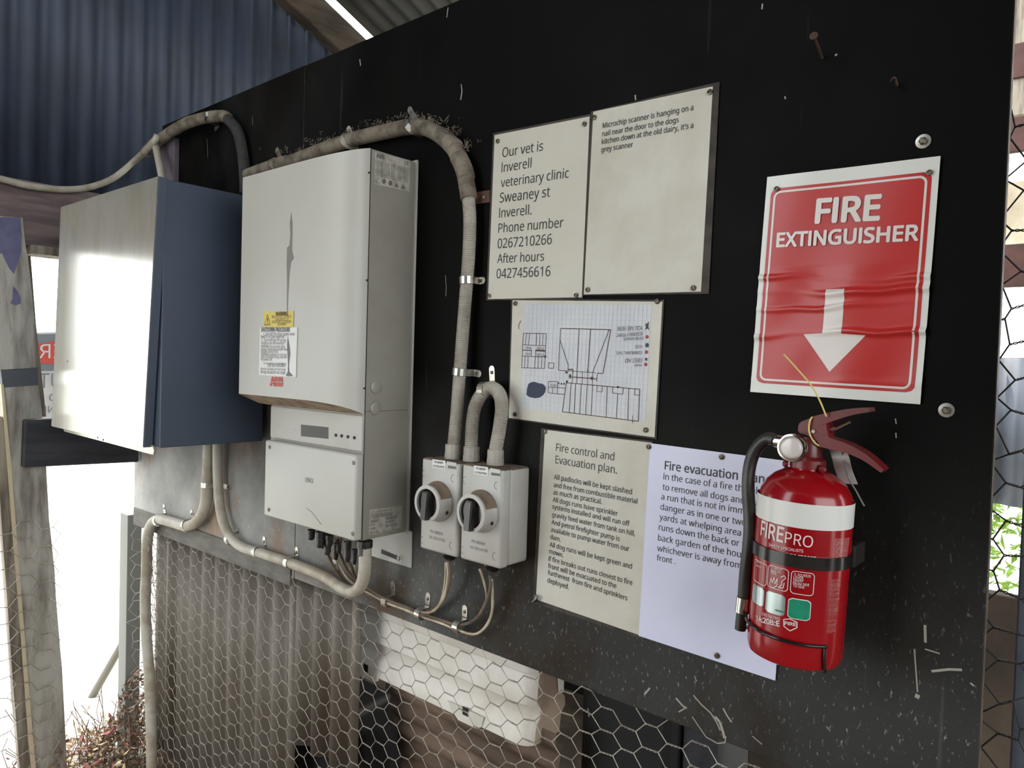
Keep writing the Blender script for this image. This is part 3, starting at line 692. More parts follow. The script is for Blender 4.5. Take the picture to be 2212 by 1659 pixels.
while x < 765:
    w_ = random.choice((5,8,14)); seg2(bm, R7(x, 322-(x-232)*.055), R7(x-4, 440-(x-232)*.12), w_/11.06*.00075, NX); x += w_*1.9
for tx, a, b in (('S/N 0041',(228,540),(400,515)),('WK 2013',(215,625),(330,605)),('P/N 3M',(215,715),(335,695)),('MADE IN ITALY',(210,815),(430,775)),('WLAN KEY 2B4F',(580,475),(865,425)),('PN 9A75',(585,560),(765,535)),('SN 100236',(585,655),(860,610))): text(bm, tx, R7(*a), R7(*b), n=NX, bold=.02, k=1.3)
obj('print', bm, M_ink2, bp, recalc=False)
for c in ((812,836),(811,882)):
    bm = B(); P = atx(*c, XR); lathe(bm, [(.0135,0),(.0135,.002),(.011,.0035),(.004,.004)], P, NX, 28); obj('blanking_plug', bm, M_inv_side, inv, smooth='auto')
for c in ((793.5,372),(789,605),(783,839)):
    bm = B(); lathe(bm, [(.0022,0),(.0018,.001)], at(*c, .135)+Vector((0,.004,0)), NY+Vector((.6,0,0)), 10); obj('cover_screw', bm, M_black, inv)
# glands and connectors under the inverter
def gland(px, py, d, r, h, m=M_black, nm='cable_gland', par=inv, top=None):
    P = at(px, py, d); bm = B()
    lathe(bm, [(r*.8,0),(r,.001),(r,-h*.35),(r*.86,-h*.38),(r*.86,-h*.8),(r*.62,-h),(r*.5,-h*1.02)], P, (0,0,1), 12); obj(nm, bm, m, par); return P-Vector((0,0,h))
ZI = lambda x, y: (640+x/9.76, 1130+y/9.76)
gland(*ZI(1450,380), .085, .0155, .034, nm='conduit_gland')
for (x, y, d, r, h) in ((318,150,.10,.0085,.020),(505,190,.10,.0098,.032),(590,230,.075,.009,.030),(700,260,.09,.009,.022),(660,400,.085,.0085,.026),(840,430,.06,.0062,.034),(900,330,.07,.0062,.030),(1085,400,.085,.0078,.040),(1230,560,.06,.0058,.030)):
    gland(*ZI(x, y), d, r, h, nm='connector')
bm = B()
for k_ in range(60):
    P = at(*ZI(random.uniform(760,1260), random.uniform(250,420)), random.uniform(.05,.12)); sweep(bm, catmull([P+Vector((random.uniform(-.006,.006), random.uniform(-.004,.004), random.uniform(-.006,.006))) for _ in range(3)], 3), .0005, 3)
o = obj('cobweb_debris', bm, M_cabled, inv); o['kind'] = 'stuff'

# ------------------------------------------------------------------ conduits and cables
def conduit(name, pts, r, m, label, cat='conduit', d=.02, rib=False, seg=14, step=.008, parent=None, group=None):
    P = resample(catmull([at(*p) if len(p) == 3 else at(p[0], p[1], d) for p in pts], 10), .00085 if rib else step)
    bm = B()
    rf = (lambda i: r*(1-.085*(0 if i % 4 in (0, 1) else 1))) if rib else None
    sweep(bm, P, r, 12 if rib else seg, rf); o = obj(name, bm, m, parent, smooth=False if rib else True, label=label if parent else None)
    if not parent: tag(o, label, cat, group)
    return o
# big loop from behind the inverter, over and down to the first isolator
t = thing('conduit', at(978, 960, .03), 'dusty grey conduit arching over the inverter down to the isolators', 'conduit')
conduit('rigid_run', [(535,378,.02),(600,355),(640,345),(700,322),(760,302),(830,285),(890,274),(935,283),(975,315),(1000,362),(1010,410),(1013,430)], .0155, M_pvcd, None, parent=t)
conduit('corrugated_hose', [(1012,425,.02),(1015,480,.02),(1012,560,.02),(1005,650,.02),(998,740,.022),(992,820,.025),(986,900,.032),(980,962,.036)], .0125, M_pvc, None, rib=True, parent=t)
conduit('coupling', [(990,338),(1001,362),(1008,386)], .0168, M_pvcd, None, parent=t); conduit('coupling', [(590,358),(612,352)], .0165, M_pvcd, None, parent=t)
conduit('coupling', [(985,320),(975,312),(967,303)], .0165, M_pvcd, None, parent=t)
bm = B()
for k_ in range(420):      # fluffy dust and cobweb lying on the arch
    i = random.choice([(700,305),(760,290),(830,270),(890,256),(930,262),(965,285),(990,315),(640,330)])
    P = at(i[0]+random.gauss(0,22), i[1]+random.gauss(0,5), random.uniform(.0,.035)); sweep(bm, [P+Vector((random.uniform(-.006,.006), random.uniform(-.003,.003), random.uniform(-.004,.007))) for _ in range(3)], .0005, 3, caps=False)
o = obj('dust_fluff', bm, M_pvcd, t); o['kind'] = 'stuff'
# hose loop between isolators
conduit('conduit', [(1018,965,.036),(1020,920,.034),(1026,880,.030),(1040,852,.026),(1060,838,.024),(1078,850,.026),(1084,880,.030),(1079,925,.034),(1070,975,.036)], .0125, M_pvc, 'short inverted U of ribbed grey hose above the right isolator', rib=True)
# top left
conduit('conduit', [(314,330,.038),(330,313,.036),(345,302,.035),(395,270,.035),(445,254,.032),(482,251,.027),(492,256,.025)], .0155, M_pvcd, 'thick grimy conduit curving off the corner of the board above the grey box')
conduit('conduit', [(488,253,.025),(512,282,.02),(523,325,.018),(528,370,.018),(530,420,.018)], .014, mat('cobwebbed_conduit', (58,56,54), .95, rgb2=(38,38,40), vs=25, bump=.8), 'dark cobwebbed conduit dropping from the corner of the board beside the box')
P_ = [atx(-60,375,X+.05), atx(0,386,X+.05), atx(60,401,X+.05), atx(130,409,X+.05), atx(190,405,X+.05), atx(243,386,X+.05), atx(288,350,X+.06), at(318,322,.05), at(335,303,.055), at(341,292,.05)]
bm = B(); sweep(bm, resample(catmull(P_, 8), .01), .0095, 12); tag(obj('conduit', bm, M_pvcl, smooth=True), 'thin pale cable conduit drooping across the end wall at top left', 'conduit')
bm = B(); sweep(bm, resample(catmull(ppath([(334,308,.045),(340,335,.05),(346,365,.06),(352,400,.06)]), 6), .01), .0095, 12); tag(obj('conduit', bm, M_pvcl, smooth=True), 'short pale conduit dropping into the top of the grey box', 'conduit')
# bottom left
conduit('conduit', [(452,930,.03),(450,1000),(448,1050),(444,1090),(430,1122),(405,1136),(372,1128),(343,1122),(326,1135),(318,1170),(317,1230),(314,1290),(316,1370),(322,1450),(326,1540),(328,1659)], .0155, M_pvcl, 'pale conduit from the box turning down past the wire netting', d=.022)
conduit('conduit', [(470,930,.03),(470,1010),(472,1060),(478,1110),(492,1150),(520,1180),(570,1197),(630,1217),(695,1243,.03),(738,1270,.05),(765,1278,.07),(782,1260,.083),(788,1228,.085),(789,1180,.085)], .0125, M_pvcl, 'pale conduit running under the inverter and hooking up into its gland', d=.022)
# dc cables
cb = thing('cable_bundle', at(860, 1310, .02), 'dusty bundle of solar cables sagging from the inverter to the isolators', 'cable')
cabs = [([ZI(660,600)+(.085,), (712,1205,.07), (730,1240,.05), (760,1270,.03), (800,1287,.02), (835,1300,.018), (870,1312,.018), (908,1325,.018)], M_cabled, .0032),
 ([ZI(840,700)+(.06,), (731,1215,.05), (748,1245,.04), (775,1270,.03), (805,1285,.022), (838,1303,.022), (880,1318,.02), (912,1328,.02), (945,1312,.02), (962,1280,.03), (968,1240,.04), (966,1212,.04)], M_cable, .0030),
 ([ZI(900,560)+(.07,), (736,1200,.06), (752,1235,.05), (780,1262,.035), (812,1284,.024), (845,1300,.015), (885,1312,.015), (915,1322,.014), (948,1305,.015), (966,1275,.03), (972,1240,.04), (969,1212,.04)], M_cabled, .0032),
 ([ZI(1085,800)+(.085,), (757,1220,.075), (770,1250,.05), (800,1275,.03), (838,1296,.024), (880,1312,.024), (915,1326,.022), (955,1340,.02), (995,1350,.02), (1030,1335,.02), (1050,1300,.03), (1060,1265,.04), (1058,1240,.04)], M_cabled, .0032),
 ([(785,1262,.04), (815,1290,.016), (850,1306,.02), (905,1330,.02), (950,1345,.02), (992,1362,.02), (1025,1370,.02), (1048,1355,.02), (1062,1325,.025), (1064,1290,.03), (1062,1250,.04)], M_cable, .0026),
 ([ZI(1230,820)+(.06,), (769,1230,.055), (785,1262,.03), (825,1293,.015), (870,1308,.02), (910,1322,.022), (940,1318,.022), (955,1290,.025), (962,1250,.035), (963,1215,.04)], M_cable, .0022),
 ([(990,1352,.018), (1022,1342,.018), (1042,1318,.02), (1052,1290,.03), (1045,1255,.04), (1036,1228,.045)], M_cable, .0026)]
for pts, m_, r_ in cabs:
    bm = B(); sweep(bm, resample(catmull(ppath(pts), 8), .006), r_, 8); obj('cable', bm, m_, cb, smooth=True)

# saddle clips
def clip(cpt, tpt, d, r, label, m=M_metal, w=.013, cd=.02, group='metal pipe clips on the board'):
    C = at(cpt[0], cpt[1], cd); C0 = Vector((C.x, 0, C.z)); T_ = at(tpt[0], tpt[1], 0); s = (T_-C0); L_ = s.length; s.normalize(); wdir = NY.cross(s)
    R_ = r+.0012; base = .0012
    prof = [C0-s*R_+NY*base]
    for k in range(9):
        a = math.pi-math.pi*k/8; prof.append(C0+NY*cd+s*(R_*math.cos(a))+NY*(R_*math.sin(a)))
    prof += [C0+s*R_+NY*base, C0+s*(R_+.004)+NY*base, C0+s*(L_+.009)+NY*base]
    t = thing('pipe_clip', T_, label, 'clip', group)
    bm = B(); strip(bm, prof, wdir, w, .0013); obj('strap', bm, m, t)
    bm = B(); lathe(bm, [(w/2,0),(w/2,.0014)], C0+s*(L_+.009)+NY*.0005, NY, 16); obj('tab_end', bm, m, t)
    bm = B(); lathe(bm, [(.0036,.0015),(.0034,.003),(.0015,.0036)], T_+s*.003, NY, 10); obj('screw', bm, M_screw, t)
clip((343,1124), (356,1100), 0, .0155, 'pipe clip at the far left end of the pale conduit elbow', cd=.022)
clip((404,1136), (416,1112), 0, .0155, 'pipe clip under the grey box where the pale conduit turns up', cd=.022)
clip((449,1047), (493,1052), 0, .0155, 'pipe clip spanning the two upright conduits below the box', cd=.022)
clip((497,1165), (514,1152), 0, .0125, 'pipe clip at the lower bend of the conduit left of the inverter foot', cd=.022)
clip((556,1192), (572,1172), 0, .0125, 'pipe clip left of the inverter wiring cover foot', cd=.022)
clip((625,1216), (642,1195), 0, .0125, 'pipe clip below the left half of the inverter wiring cover', cd=.022)
clip((712,1250), (726,1222), 0, .0125, 'pipe clip half hidden behind the black inverter leads', cd=.026)
clip((836,1300), (850,1270), 0, .010, 'cable clip on the sagging bundle right of the inverter bracket', cd=.018)
clip((908,1326), (925,1296), 0, .010, 'cable clip on the bundle below the left isolator', cd=.018)
clip((990,1354), (1005,1324), 0, .010, 'cable clip on the bundle below the right isolator', cd=.018)
clip((893,275), (890,244), 0, .0155, 'pipe clip on top of the dusty arch above the inverter', cd=.02)
clip((752,305), (757,285), 0, .0155, 'pipe clip on the dusty conduit above the inverter top', cd=.02, m=M_pvc)
clip((598,356), (602,330), 0, .0155, 'grimy pipe clip at the far end of the dusty conduit', cd=.02, m=M_pvcd)
clip((1009,606), (1036,607), 0, .0125, 'shiny clip on the upright hose beside the vet notice', cd=.02)
clip((994,803), (1028,806), 0, .0125, 'shiny clip on the upright hose beside the site map', cd=.024)
clip((1046,842), (1064,808), 0, .0125, 'clip at the top of the inverted U hose', cd=.024)
clip((455,254), (470,274), 0, .0155, 'bright clip hooked over the thick conduit at the board corner', cd=.032)
clip((325,318), (336,296), 0, .0155, 'bright clip holding the thick and thin conduits together', cd=.035)

# ------------------------------------------------------------------ isolators
def isolator(TLp, TRp, BRp, BLp, ring, base_c, lab, name_lab, glands, bottoms, win):
    d = .075
    a = [at(*p, d) for p in (TLp, TRp, BRp, BLp)]
    x0 = (a[0].x+a[3].x)/2; x1 = (a[1].x+a[2].x)/2; z1 = (a[0].z+a[1].z)/2; z0 = (a[2].z+a[3].z)/2
    t = thing('isolator_switch', ((x0+x1)/2, 0, z0), lab, 'switch')
    bm = B(); box(bm, x0+.001, x1-.001, -.052, -.0005, z0+.001, z1-.001, .006, 3)
    o = obj('base_box', bm, [M_iso, M_isod], t, smooth='auto')
    for q in o.data.polygons:
        if q.normal.z > .6: q.material_index = 1
    bm = B(); box(bm, x0, x1, -d, -.0525, z0, z1, .0055, 3); o = obj('lid', bm, [M_iso, M_isod], t, smooth='auto')
    for q in o.data.polygons:
        if q.normal.z > .6: q.material_index = 1
    # rotary switch
    P = at(*base_c, d)
    bm = B(); lathe(bm, [(.037,-.001),(.037,.003),(.0335,.007),(.032,.024)], P, NY, 40); o = obj('switch_collar', bm, [M_iso, M_isod], t, smooth='auto')
    for q in o.data.polygons:
        if q.normal.z > .25: q.material_index = 1
    bm = B(); lathe(bm, [(.0325,.024),(.0325,.0285),(.0262,.0292),(.0258,.024)], P, NY, 44, caps=False); obj('switch_ring', bm, M_iso, t, smooth='auto')
    bm = B(); lathe(bm, [(.0258,.018),(.0258,.024),(.002,.0242)], P, NY, 36); kn = obj('switch_knob', bm, M_blackg, t)
    bm = B(); C = P+NY*.0225; w0, w1, hh = .0105, .0075, .0285
    pr = [C+Vector((sx*w0, 0, -hh*.98)) for sx in (-1, 1)]+[C+Vector((sx*w0, 0, hh*.86)) for sx in (1, -1)]
    tp = [C+NY*.016+Vector((sx*w1, 0, -hh*1.02)) for sx in (-1, 1)]+[C+NY*.012+Vector((sx*w1, 0, hh*.72)) for sx in (1, -1)]
    v = [bm.verts.new(p) for p in pr+tp]
    for q in ((3,2,1,0),(4,5,6,7),(0,1,5,4),(1,2,6,5),(2,3,7,6),(3,0,4,7)): bm.faces.new([v[i] for i in q])
    bmesh.ops.bevel(bm, geom=list(bm.edges), offset=.0015, segments=2, affect='EDGES'); obj('grip', bm, M_blackg, kn)
    bm = B(); lathe(bm, [(.0035,0),(.003,.0006)], P+Vector((.0315,0,-.015))+NY*.008, NX, 10); obj('lock_hole', bm, M_black, t)
    # labels
    lb = t
    bm = B(); prism(bm, [at(*p, d+.0008) for p in win[0]], (0,.0006,0)); l1 = obj('label', bm, M_label, t, label='small white printed label')
    q = [Vector(p).to_3d() for p in win[0]]
    g = lambda u, v: (lambda p: (p.x, p.y))((q[0]*(1-u)+q[1]*u)*(1-v)+(q[3]*(1-u)+q[2]*u)*v)
    bm = B(); text(bm, 'PV ARRAY', at(*g(.16,.42), d+.0011), at(*g(.84,.42), d+.0011), bold=.02); text(bm, 'DC ISOLATOR', at(*g(.08,.88), d+.0011), at(*g(.92,.88), d+.0011), bold=.02); obj('lettering', bm, M_ink2, l1, recalc=False)
    bm = B(); prism(bm, [at(*p, d+.0006) for p in win[1]], (0,.0006,0)); w2 = obj('window', bm, mat('clear_window', (168,166,158), .2, coat=.5), t)
    q2 = [Vector(p).to_3d() for p in win[1]]; g2 = lambda u, v: (lambda p: (p.x, p.y))((q2[0]*(1-u)+q2[1]*u)*(1-v)+(q2[3]*(1-u)+q2[2]*u)*v)
    bm = B(); prism(bm, [at(*g2(*p), d+.0009) for p in ((.12,.5),(.95,.5),(.95,.85),(.12,.85))], (0,.0002,0)); obj('window_slot', bm, M_ink2, w2)
    wdt = x1-x0; hgt = z1-z0
    bm = B(); yb = z0+.034
    text(bm, 'PV ARRAY', Vector((x0+wdt*.30,-d-.0004,yb)), Vector((x0+wdt*.64,-d-.0004,yb)), k=1.1); text(bm, 'DC ISOLATOR', Vector((x0+wdt*.27,-d-.0004,yb-.0105)), Vector((x0+wdt*.70,-d-.0004,yb-.0105)), k=1.1)
    obj('lettering', bm, M_ink2, t, recalc=False)
    for fx, fz in ((.10,.10),(.88,.12),(.88,.83),(.10,.83)):
        c = Vector((x0+wdt*fx, -d-.0003, z0+hgt*fz)); bm = B()
        A_ = [c+Vector((.0065*math.cos(a), 0, .0065*math.sin(a))) for a in [math.pi*.5+math.pi*k/8 for k in range(9)]]
        for a_, b_ in zip(A_, A_[1:]): seg2(bm, a_, b_, .0009, NY)
        obj('screw_cap', bm, M_ink2, t, recalc=False)
    for (px, py) in glands:
        bm = B(); P2 = at(px, py, .036); P2.z = z1
        lathe(bm, [(.0155,-.001),(.0155,.009),(.0148,.0095),(.0148,.024),(.0135,.026)], P2, (0,0,1), 12); obj('hose_gland', bm, M_pvc, t)
    for (px, py) in bottoms:
        bm = B(); P2 = at(px, py, .040); P2.z = z0
        lathe(bm, [(.0165,.001),(.0165,-.006),(.015,-.012),(.009,-.018),(.0075,-.019)], P2, (0,0,1), 16); obj('cable_gland', bm, M_blackg, t, smooth='auto')
    return x0, x1, z0, z1
s8 = 5.72; Z8 = lambda *P: [(900+x/s8, 970+y/s8) for x, y in P]
isolator((912,988.4), (991,999.7), (985.7,1206), (905,1184), None, (947,1083), 'left of two grey isolator switches with a black rotary knob', '', [(978,985)], [(972,1206)], (Z8((195,125),(355,145),(352,250),(192,228)), Z8((372,150),(490,172),(488,265),(372,248))))
xa, xb, za, zb2 = isolator((998.8,1001.5), (1086.7,1013.7), (1080,1232), (991.8,1206), None, (1041,1104), 'right of two grey isolator switches, nearer the fire control notice, with a black rotary knob', '', [(1018,990),(1070,996)], [(1064,1232)], (Z8((708,202),(880,225),(878,332),(705,308)), Z8((908,235),(1035,258),(1035,352),(905,338))))

# ------------------------------------------------------------------ grey box at left
bx = thing('switchboard_box', (-1.95, 0, zr(-.24)), 'large metal switchboard box with a shiny pale lid and slate blue side', 'electrical box')
fr = at(345, 968, .265); ft = at(356, 385, .265); xr_ = fr.x
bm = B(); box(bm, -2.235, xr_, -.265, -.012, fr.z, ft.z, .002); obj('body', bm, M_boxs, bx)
bm = B(); box(bm, -2.20, xr_-.03, -.012, -.0006, fr.z+.02, ft.z-.02); obj('back_spacer', bm, M_black, bx)
LQ = [at(*p, .288) for p in ((131,447),(341.5,380),(309,967),(110.5,921))]
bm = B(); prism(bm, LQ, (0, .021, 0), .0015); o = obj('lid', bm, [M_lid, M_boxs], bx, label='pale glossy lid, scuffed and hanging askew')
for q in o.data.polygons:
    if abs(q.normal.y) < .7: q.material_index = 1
bm = B(); prism(bm, ppath([(135,918),(330,962),(333,974),(331,982),(325,981),(138,932)], .272), (0,.004,0), .0008); obj('lower_lip', bm, M_lid, bx)
s9 = 2.37
for p in ((822,348),):
    bm = B(); lathe(bm, [(.004,0),(.003,.001)], Vector((xr_, -.275, zr(.24))), NX, 10); obj('hinge_screw', bm, M_black, bx)
for x, y in ((500,1410),(528,1422),(346,1020)):
    bm = B(); lathe(bm, [(.003,0),(.002,.0006)], at(x/s9, 350+y/s9, .2882 if y < 1100 else .2722), NY, 8); obj('rust_spot', bm, M_rust, bx)

# ------------------------------------------------------------------ fire extinguisher
EB = at(1714, 1412, .078); EB.z = zr(-.350)
tilt = math.radians(1.9)
EA = Vector((math.sin(tilt), 0, math.cos(tilt))); EX = Vector((math.cos(tilt), 0, -math.sin(tilt))); EY = Vector((0,1,0))
def E(x, y, z): return EB+EX*x+EY*y+EA*z
R_E = .0555
ex = thing('fire_extinguisher', EB, 'small red fire extinguisher with a white band and black hose hanging on the board', 'fire extinguisher')
HB = .232     # shoulder dome top
bm = B()
pf = [(.030,.002),(.046,.000),(.0535,.004),(R_E,.012),(R_E,.026),(R_E,.180),(.0550,.192),(.0520,.205),(.046,.216),(.037,.224),(.026,.230),(.020,.232),(.0175,.240),(.0175,.246)]
rings = []
for r, h in pf: rings.append([bm.verts.new(E(r*math.cos(2*math.pi*k/64), r*math.sin(2*math.pi*k/64), h)) for k in range(64)])
for A_, D_ in zip(rings, rings[1:]):
    for k in range(64): bm.faces.new((A_[k], A_[(k+1) % 64], D_[(k+1) % 64], D_[k]))
bm.faces.new(rings[0][::-1]); bm.faces.new(rings[-1]); obj('cylinder', bm, M_ext, ex, smooth='auto')
def cyl(px, py):      # pixel -> (arc, height) on the cylinder face
    d = ray(px, py); o = CO-EB
    dx, dy = d.dot(EX), d.dot(EY); ox, oy = o.dot(EX), o.dot(EY)
    a = dx*dx+dy*dy; b = 2*(ox*dx+oy*dy); c = ox*ox+oy*oy-R_E**2
    disc_ = b*b-4*a*c; t = (-b-math.sqrt(max(disc_, 0)))/(2*a); P = o+d*t
    th = math.atan2(P.dot(EX), -P.dot(EY)); return Vector((th*R_E, P.dot(EA)))
def cm(q, o=.0005): th = q[0]/R_E; r = R_E+o; return E(r*math.sin(th), -r*math.cos(th), q[1])
def cyl_patch(nm, a0, a1, h0, h1, m, o=.0004, parent=ex, rad=0.0, closed=False, skew=0):
    bm = B(); n = 24; m_ = 10; R = []
    for j in range(m_+1):
        h = h0+(h1-h0)*j/m_; k = 0
        if rad:
            e = min(h-h0, h1-h); k = rad-math.sqrt(max(0, rad*rad-(rad-e)**2)) if e < rad else 0
        R.append([bm.verts.new(cm((a0+k+(a1-a0-2*k)*i/n, h+skew*(i/n)), o)) for i in range(n+1)])
    for j in range(m_):
        for i in range(n):
            try: bm.faces.new((R[j][i], R[j][i+1], R[j+1][i+1], R[j+1][i]))
            except ValueError: pass
    return obj(nm, bm, m, parent, smooth=True, recalc=False)
c_top = cyl(1740, 1089); c_bot = cyl(1740, 1143)
bm = B(); n = 64
for h in (c_bot[1], c_top[1]):
    pass
lo = [bm.verts.new(cm((2*math.pi*R_E*k/n, c_bot[1]), .0004)) for k in range(n)]; hi = [bm.verts.new(cm((2*math.pi*R_E*k/n, c_top[1]), .0004)) for k in range(n)]
for k in range(n): bm.faces.new((lo[k], lo[(k+1) % n], hi[(k+1) % n], hi[k]))
obj('white_band', bm, M_band_w, ex, smooth=True, recalc=False)
sA = 5.027; ZA = lambda x, y: cyl(1610+x/sA, 1090+y/sA)
bm = B()
def ctext(s, a, b, bold=0, k=1.05, ref=None): text(bm, s, ZA(*a), ZA(*b), mapf=cm, bold=bold, k=k, ref=ref)
ctext('FIRE', (170,325), (408,410), .020, 1.3); ctext('PRO', (428,413), (728,468), 0, 1.12)
ctext('SAFETY SPECIALISTS', (258,447), (628,520), .01); ctext('DRY POWDER TYPE STORED', (170,480), (768,604), .02)
ctext('FIRE RATING', (190,1205), (378,1258), 0, 1.3); ctext('1A:20B:E', (125,1255), (372,1322), .03, 1.0)
def cring(a, bl_, tr_p, rad, w=.0008):      # rounded outline between two photo points (top-left, bottom-right)
    x0, h1 = ZA(*a); h0 = ZA(*bl_)[1]; x1 = ZA(*tr_p)[0]; P = []
    for cx, ch, s0 in ((x1-rad,h1-rad,0),(x0+rad,h1-rad,90),(x0+rad,h0+rad,180),(x1-rad,h0+rad,270)):
        for k in range(6): an = math.radians(s0+18*k); P.append(Vector((cx+rad*math.cos(an), ch+rad*math.sin(an))))
    Q = []
    for p, q in zip(P, P[1:]+P[:1]):
        m_ = max(1, int((q-p).length/.004)); Q += [p+(q-p)*(k/m_) for k in range(m_)]
    n = len(Q); A_ = []
    for i, q in enumerate(Q):
        t_ = (Q[(i+1) % n]-Q[i-1]).normalized(); nn = Vector((-t_.y, t_.x))*w/2; A_.append((bm.verts.new(cm(q+nn)), bm.verts.new(cm(q-nn))))
    for i in range(n): bm.faces.new((A_[i][0], A_[i][1], A_[(i+1) % n][1], A_[(i+1) % n][0]))
cring((110,585),(92,810),(245,640),.004); cring((258,650),(245,885),(475,700),.004); cring((505,715),(487,955),(752,750),.004)
def cline(a, b, w=.0010):
    p, q = ZA(*a), ZA(*b); nn = (q-p).normalized(); nn = Vector((-nn.y, nn.x))*w/2
    for k in range(4):
        u, v = p+(q-p)*(k/4), p+(q-p)*((k+1)/4); bm.faces.new([bm.verts.new(cm(z_)) for z_ in (u-nn, v-nn, v+nn, u+nn)])
for tx, a, b in (('PULL PIN',(125,625),(175,640)),('STAND BACK',(120,665),(180,690)),('2. AIM AT',(290,692),(400,720)),('BASE OF',(285,722),(385,748)),('FIRE',(280,750),(345,768)),('3. SQUEEZE',(530,765),(710,790)),('LEVER',(525,800),(630,812)),('SWEEP',(520,832),(630,842)),('FROM SIDE',(518,862),(690,885)),('TO SIDE',(518,890),(640,912))): ctext(tx, a, b, .01, 1.1)
for P in ([(265,860),(285,800),(295,850),(315,790),(325,860),(350,800),(345,880),(300,905),(265,860)], [(385,790),(425,770),(440,800),(400,830),(395,870),(360,900),(410,905),(425,850)]):
    for a, b in zip(P, P[1:]): cline(a, b, .0009)
for P in ([(418,1245),(480,1240),(562,1275),(560,1335),(485,1370),(420,1320),(418,1245)],):
    for a, b in zip(P, P[1:]): cline(a, b, .0011)
ctext('FIRE', (430,1302), (550,1318), .03, .8)
x_ = 350
for k in range(17): ctext('type of agent see instructions'[k % 6:], (965-k*1.5,375+k*13), (1125-k*1.5,363+k*13), 0, .55)
for k in range(42): ctext(('Recharge after use', 'Inspect as required by', 'Keep from freezing, do not', 'Do not incinerate')[k % 4], (930-k*1.2,820+k*14), (1000+random.randint(0,40)-k*1.6,812+k*14), 0, .6)
obj('lettering', bm, mat('extinguisher_print', (214,196,192), .5), ex, recalc=False)
for (a, bl_, tp_, m_, nm) in (((90,845),(78,1040),(215,900),M_silver,'silver_patch'), ((232,925),(213,1150),(442,978),M_silver,'silver_patch'), ((470,1003),(447,1225),(718,1040),M_label,'green_patch_border')):
    x0, h1 = ZA(*a); h0 = ZA(*bl_)[1]; x1 = ZA(*tp_)[0]; cyl_patch(nm, x0, x1, h0, h1, m_, .0005, rad=.004)
    if 'green' in nm: cyl_patch('green_patch', x0+.001, x1-.001, h0+.001, h1-.001, M_green, .0009, rad=.0035)
p = ZA(330,1050); q = ZA(425,1190); cyl_patch('green_patch', p[0], q[0], q[1]+.001, p[1]-.009, M_green, .0009, rad=.002)
# black strap around the cylinder with bracket to the wall
sb = cyl(1735, 1215)[1]
bm = B(); A_ = []
def strapring(h0, h1, ro, m, nm, parent, a0=0, a1=2*math.pi, n=64):
    bm = B(); V_ = []
    cl = abs(a1-a0) >= 2*math.pi-.01
    for k in range(n if cl else n+1):
        a = a0+(a1-a0)*k/n; V_.append([bm.verts.new(E(r*math.sin(a), -r*math.cos(a), h)) for r, h in ((R_E+.0003,h0),(ro,h0),(ro,h1),(R_E+.0003,h1))])
    for i in range(len(V_)-(0 if cl else 1)):
        P_, Q_ = V_[i], V_[(i+1) % len(V_)]
        for k in range(4): bm.faces.new((P_[k], Q_[k], Q_[(k+1) % 4], P_[(k+1) % 4]))
    return obj(nm, bm, m, parent, smooth='auto')
hg = thing('wall_bracket', E(0,.07,.1), 'black wire and strap bracket clasping the fire extinguisher', 'bracket')
strapring(sb-.0075, sb+.0075, R_E+.0022, M_blackg, 'strap', hg)
bm = B(); box(bm, EB.x+.035, EB.x+.062, -.062, -.018, EB.z+sb-.013, EB.z+sb+.013, .002); obj('strap_buckle', bm, M_black, hg)
bm = B(); box(bm, EB.x-.012, EB.x+.02, -.024, -.0006, EB.z+.01, EB.z+.20, .001); obj('back_plate', bm, M_black, hg)
bm = B(); hw_ = cyl(1700, 1385)[1]; P_ = [E(-.02, .06, hw_-.02), E(-R_E-.004, .02, hw_-.020), E(-R_E-.005, -.005, hw_-.018), E(-R_E-.005, -.010, hw_-.002), E(-R_E-.003, -.014, hw_+.004)]
for k in range(12):
    a = math.radians(-72+k*11.5); P_.append(E((R_E+.003)*math.sin(a), -(R_E+.003)*math.cos(a), hw_+.003-.001*k/3))
P_ += [E(.046,-.034,hw_-.002), E(.047,-.034,hw_-.022), E(.044,-.02,hw_-.036), E(.03,.03,hw_-.036), E(0,.07,hw_-.02)]
sweep(bm, resample(catmull(P_, 4), .003), .0020, 8); obj('wire_cradle', bm, M_blackg, hg, smooth=True)
# valve, gauge, handles
bm = B(); lathe(bm, [(.021,-.004),(.021,.006),(.016,.010),(.016,.030),(.014,.034)], E(0,0,.238), EA, 24); vv = obj('valve', bm, M_extd, ex, smooth='auto')
for s_ in (-1, 1):
    bm = B(); lathe(bm, [(.0045,0),(.0045,.004),(.002,.006)], E(s_*.020, -.012, .236), EX*s_+NY*.6, 12); obj('valve_lug', bm, M_extd, vv)
bm = B(); G = E(-.012, -.020, .258); lathe(bm, [(.0165,-.004),(.0175,.004),(.0165,.008),(.0145,.0085)], G, NY, 32, caps=True); ga = obj('gauge', bm, M_chrome, ex, smooth='auto')
bm = B(); lathe(bm, [(.0145,.0086),(.010,.0098),(.001,.0102)], G, NY, 28); obj('gauge_glass', bm, M_gauge, ga, smooth=True)
bm = B(); sweep(bm, [E(-.006,-.010,.262), E(-.038,-.010,.262)], .0078, 14); obj('hose_connector', bm, M_chrome, ex, smooth='auto')
bm = B()      # handle body and two levers, outline of the moulding in the plane of the wall
def W_(px, py, d): return at(px, py, d)
dh = .078
prism(bm, [W_(x, y, dh+.012) for x, y in ((1723,918),(1727,912),(1750,903),(1786,896),(1786,930),(1787,945),(1797,952),(1800,968),(1785,966),(1768,960),(1757,945),(1740,940),(1723,935))], (0,.024,0), .0015)
obj('handle_body', bm, M_extd, ex)
